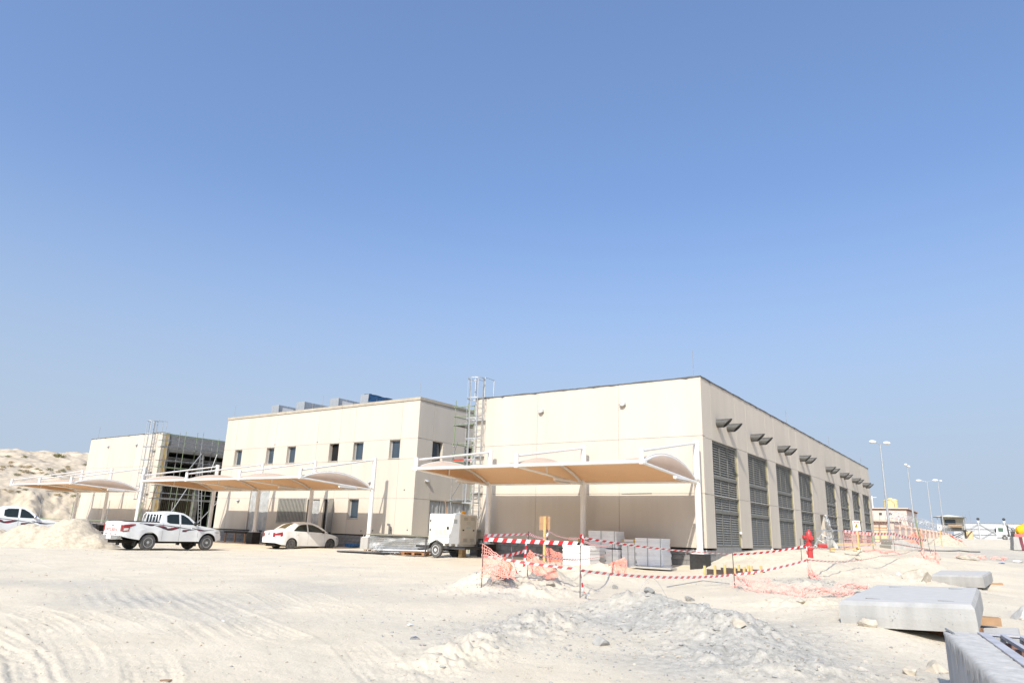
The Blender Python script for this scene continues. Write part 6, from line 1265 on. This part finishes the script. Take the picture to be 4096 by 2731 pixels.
# ---- white corrugated fence
fn = thing('white_fence', 'long white corrugated site fence with cross-braced posts', 'fence', (0, 200, 3.2)); FW = mat('fence_white', (.50,.51,.52), .6, var=.06, scale=.5)
x = -11.0
while x < 40:
    for z0, z1 in ((3.0,4.25),(4.27,5.5),(5.52,6.9)): MB().box(x,x+4.95,200,200.06,z0,z1).build('sheet', FW, fn)
    x += 5
for z in (3.02, 4.26, 5.51, 6.92): MB().box(-11,39,199.88,199.99,z-.05,z+.05).build('rail', SGREY, fn)
for k in range(10):
    x = -11+k*5; MB().bar((x,199.75,2.8),(x,199.75,7.0), .2).build('post', FW, fn)
    if k < 9:
        MB().bar((x,199.7,3.2),(x+5,199.7,6.8), .08).build('brace', SGREY, fn); MB().bar((x,199.8,6.8),(x+5,199.8,3.2), .08).build('brace', SGREY, fn)
    if k % 2 == 1 or k == 2:
        pt = MB().box(x-.25,x+.25,200.2,200.7,6.5,7.5).build('pier', FW, fn); MB().sphere((x,200.45,7.85), .32, 12, 8).build('globe_lamp', STEELDK, pt, smooth=True)
# ---- concrete mixer truck, seen from its left side
def mixer():
    t = thing('mixer_truck', 'white concrete mixer truck with a yellow drum at the right edge', 'truck', (2, 182, 3.1)); y0 = 181.0; g = 3.0; X = -2.5
    pr = [(X,.65),(X-.03,1.5),(X+.15,2.75),(X+.35,2.95),(X+1.75,2.95),(X+1.75,.65)]; m = MB(); n = len(pr); m.add([(p[0],y0,g+p[1]) for p in pr]+[(p[0],y0+2.4,g+p[1]) for p in pr], [tuple(range(n)), tuple(reversed(range(n,2*n)))]+[(i,i+n,(i+1)%n+n,(i+1)%n) for i in range(n)]); m.build('cab', WHITE, t)
    MB().box(X+.35,X+1.25,y0-.03,y0-.005,g+1.7,g+2.5).build('side_window', mat('cab_glass', (.10,.16,.12), .1, var=.2), t); MB().box(X-.02,X+1.8,y0-.02,y0+2.42,g+.35,g+.648).build('bumper', SGREY, t); MB().box(X-.25,X-.05,y0-.3,y0-.05,g+1.5,g+2.3).build('mirror', BLACK, t); MB().box(X-.05,X+.01,y0+.1,y0+2.3,g+1.75,g+2.6).build('windscreen', GLASS, t)
    MB().tube([(X+2.1,y0+.4,g+.9),(X+2.0,y0+.4,g+3.1)], .14, 10).build('exhaust_stack', STEELDK, t, smooth=50); MB().box(X+1.8,X+9,y0+.7,y0+1.7,g+.75,g+1.05).build('chassis', SGREY, t)
    for x in (X+1.3, X+3.2, X+6.0, X+7.4):
        for yy, s_ in ((y0+.05, -1), (y0+2.3, 1)):
            M = Matrix.Translation((x,yy,g+.5)) @ Matrix.Rotation(R_(90 if s_ < 0 else -90),4,'X'); q = MB(); q.lathe([(.3,-.13),(.42,-.15),(.5,-.1),(.5,.1),(.42,.15),(.3,.13)], M, 24); o = q.build('wheel', TYRE, t, smooth=40); q = MB(); q.lathe([(.3,.05),(.3,.14),(.2,.08),(.1,.16),(.004,.17)], M, 18); q.build('rim', RIM, o, smooth=40)
        MB().box(x-.65,x+.65,y0-.02,y0+.3,g+1.02,g+1.14).build('mudguard', STEELDK, t)
    M = Matrix.Translation((X+3.3,y0+1.2,g+1.75)) @ Matrix.Rotation(R_(90-16),4,'Y'); q = MB(); q.lathe([(.35,0),(.95,.5),(1.2,1.6),(1.2,2.6),(.9,4.0),(.5,5.0)], M, 28); q.build('drum', YELLOW, t, smooth=30)
    MB().tube([(X+2.9,y0+.3,g+1.9),(X+2.6,y0+.25,g+2.3),(X+2.9,y0+.3,g+2.6),(X+3.2,y0+.3,g+2.2)], .06, 6).build('hose', BLACK, t); MB().box(X+2.4,X+3.2,y0+.4,y0+1.9,g+1.06,g+1.9).build('pump_block', STEELDK, t)
mixer()
# ---- plastic and concrete barriers at the right edge
for k, (x, y, m1, m2, ya, lab) in enumerate(((.15,66.2,CONC,CONC,8,'grey concrete barrier block, leftmost at the right edge'), (.52,66.3,mat('maroon_barrier', (.20,.06,.08), .7, var=.3),mat('maroon_barrier', (.2,.06,.08), .7),-4,'dark maroon barrier block between the grey and pale ones'), (.92,66.4,mat('pale_barrier', (.70,.66,.50), .7, var=.15),mat('pale_barrier', (.7,.66,.5), .7),-12,'pale yellow barrier block at the right edge'))):
    z = 1.3; prof = [(-.24,0),(-.24,.15),(-.19,.45),(-.16,.95),(.16,.95),(.19,.45),(.24,.15),(.24,0)]; M = Matrix.Translation((x,y,z)) @ Matrix.Rotation(R_(ya),4,'Z'); n = len(prof)
    q = MB(); q.add([M @ Vector((p[0],-.8,p[1])) for p in prof]+[M @ Vector((p[0],.8,p[1])) for p in prof], [tuple(range(n)), tuple(reversed(range(n,2*n)))]+[(i,i+n,(i+1)%n+n,(i+1)%n) for i in range(n)]); o = q.build('traffic_barrier', m1); tag(rebase(o, (x,y,z)), lab, 'barrier', 'barrier blocks at the right edge')
q = MB(); q.box(.2,.8,66.0,66.6,2.26,2.48); o = q.build('plastic_barrier', [mat('faded_red_plastic', (.62,.20,.18), .6, var=.2)]); tag(rebase(o, (.5,66.3,2.26)), 'red plastic barrier piece lying on top of the grey barrier block', 'barrier')
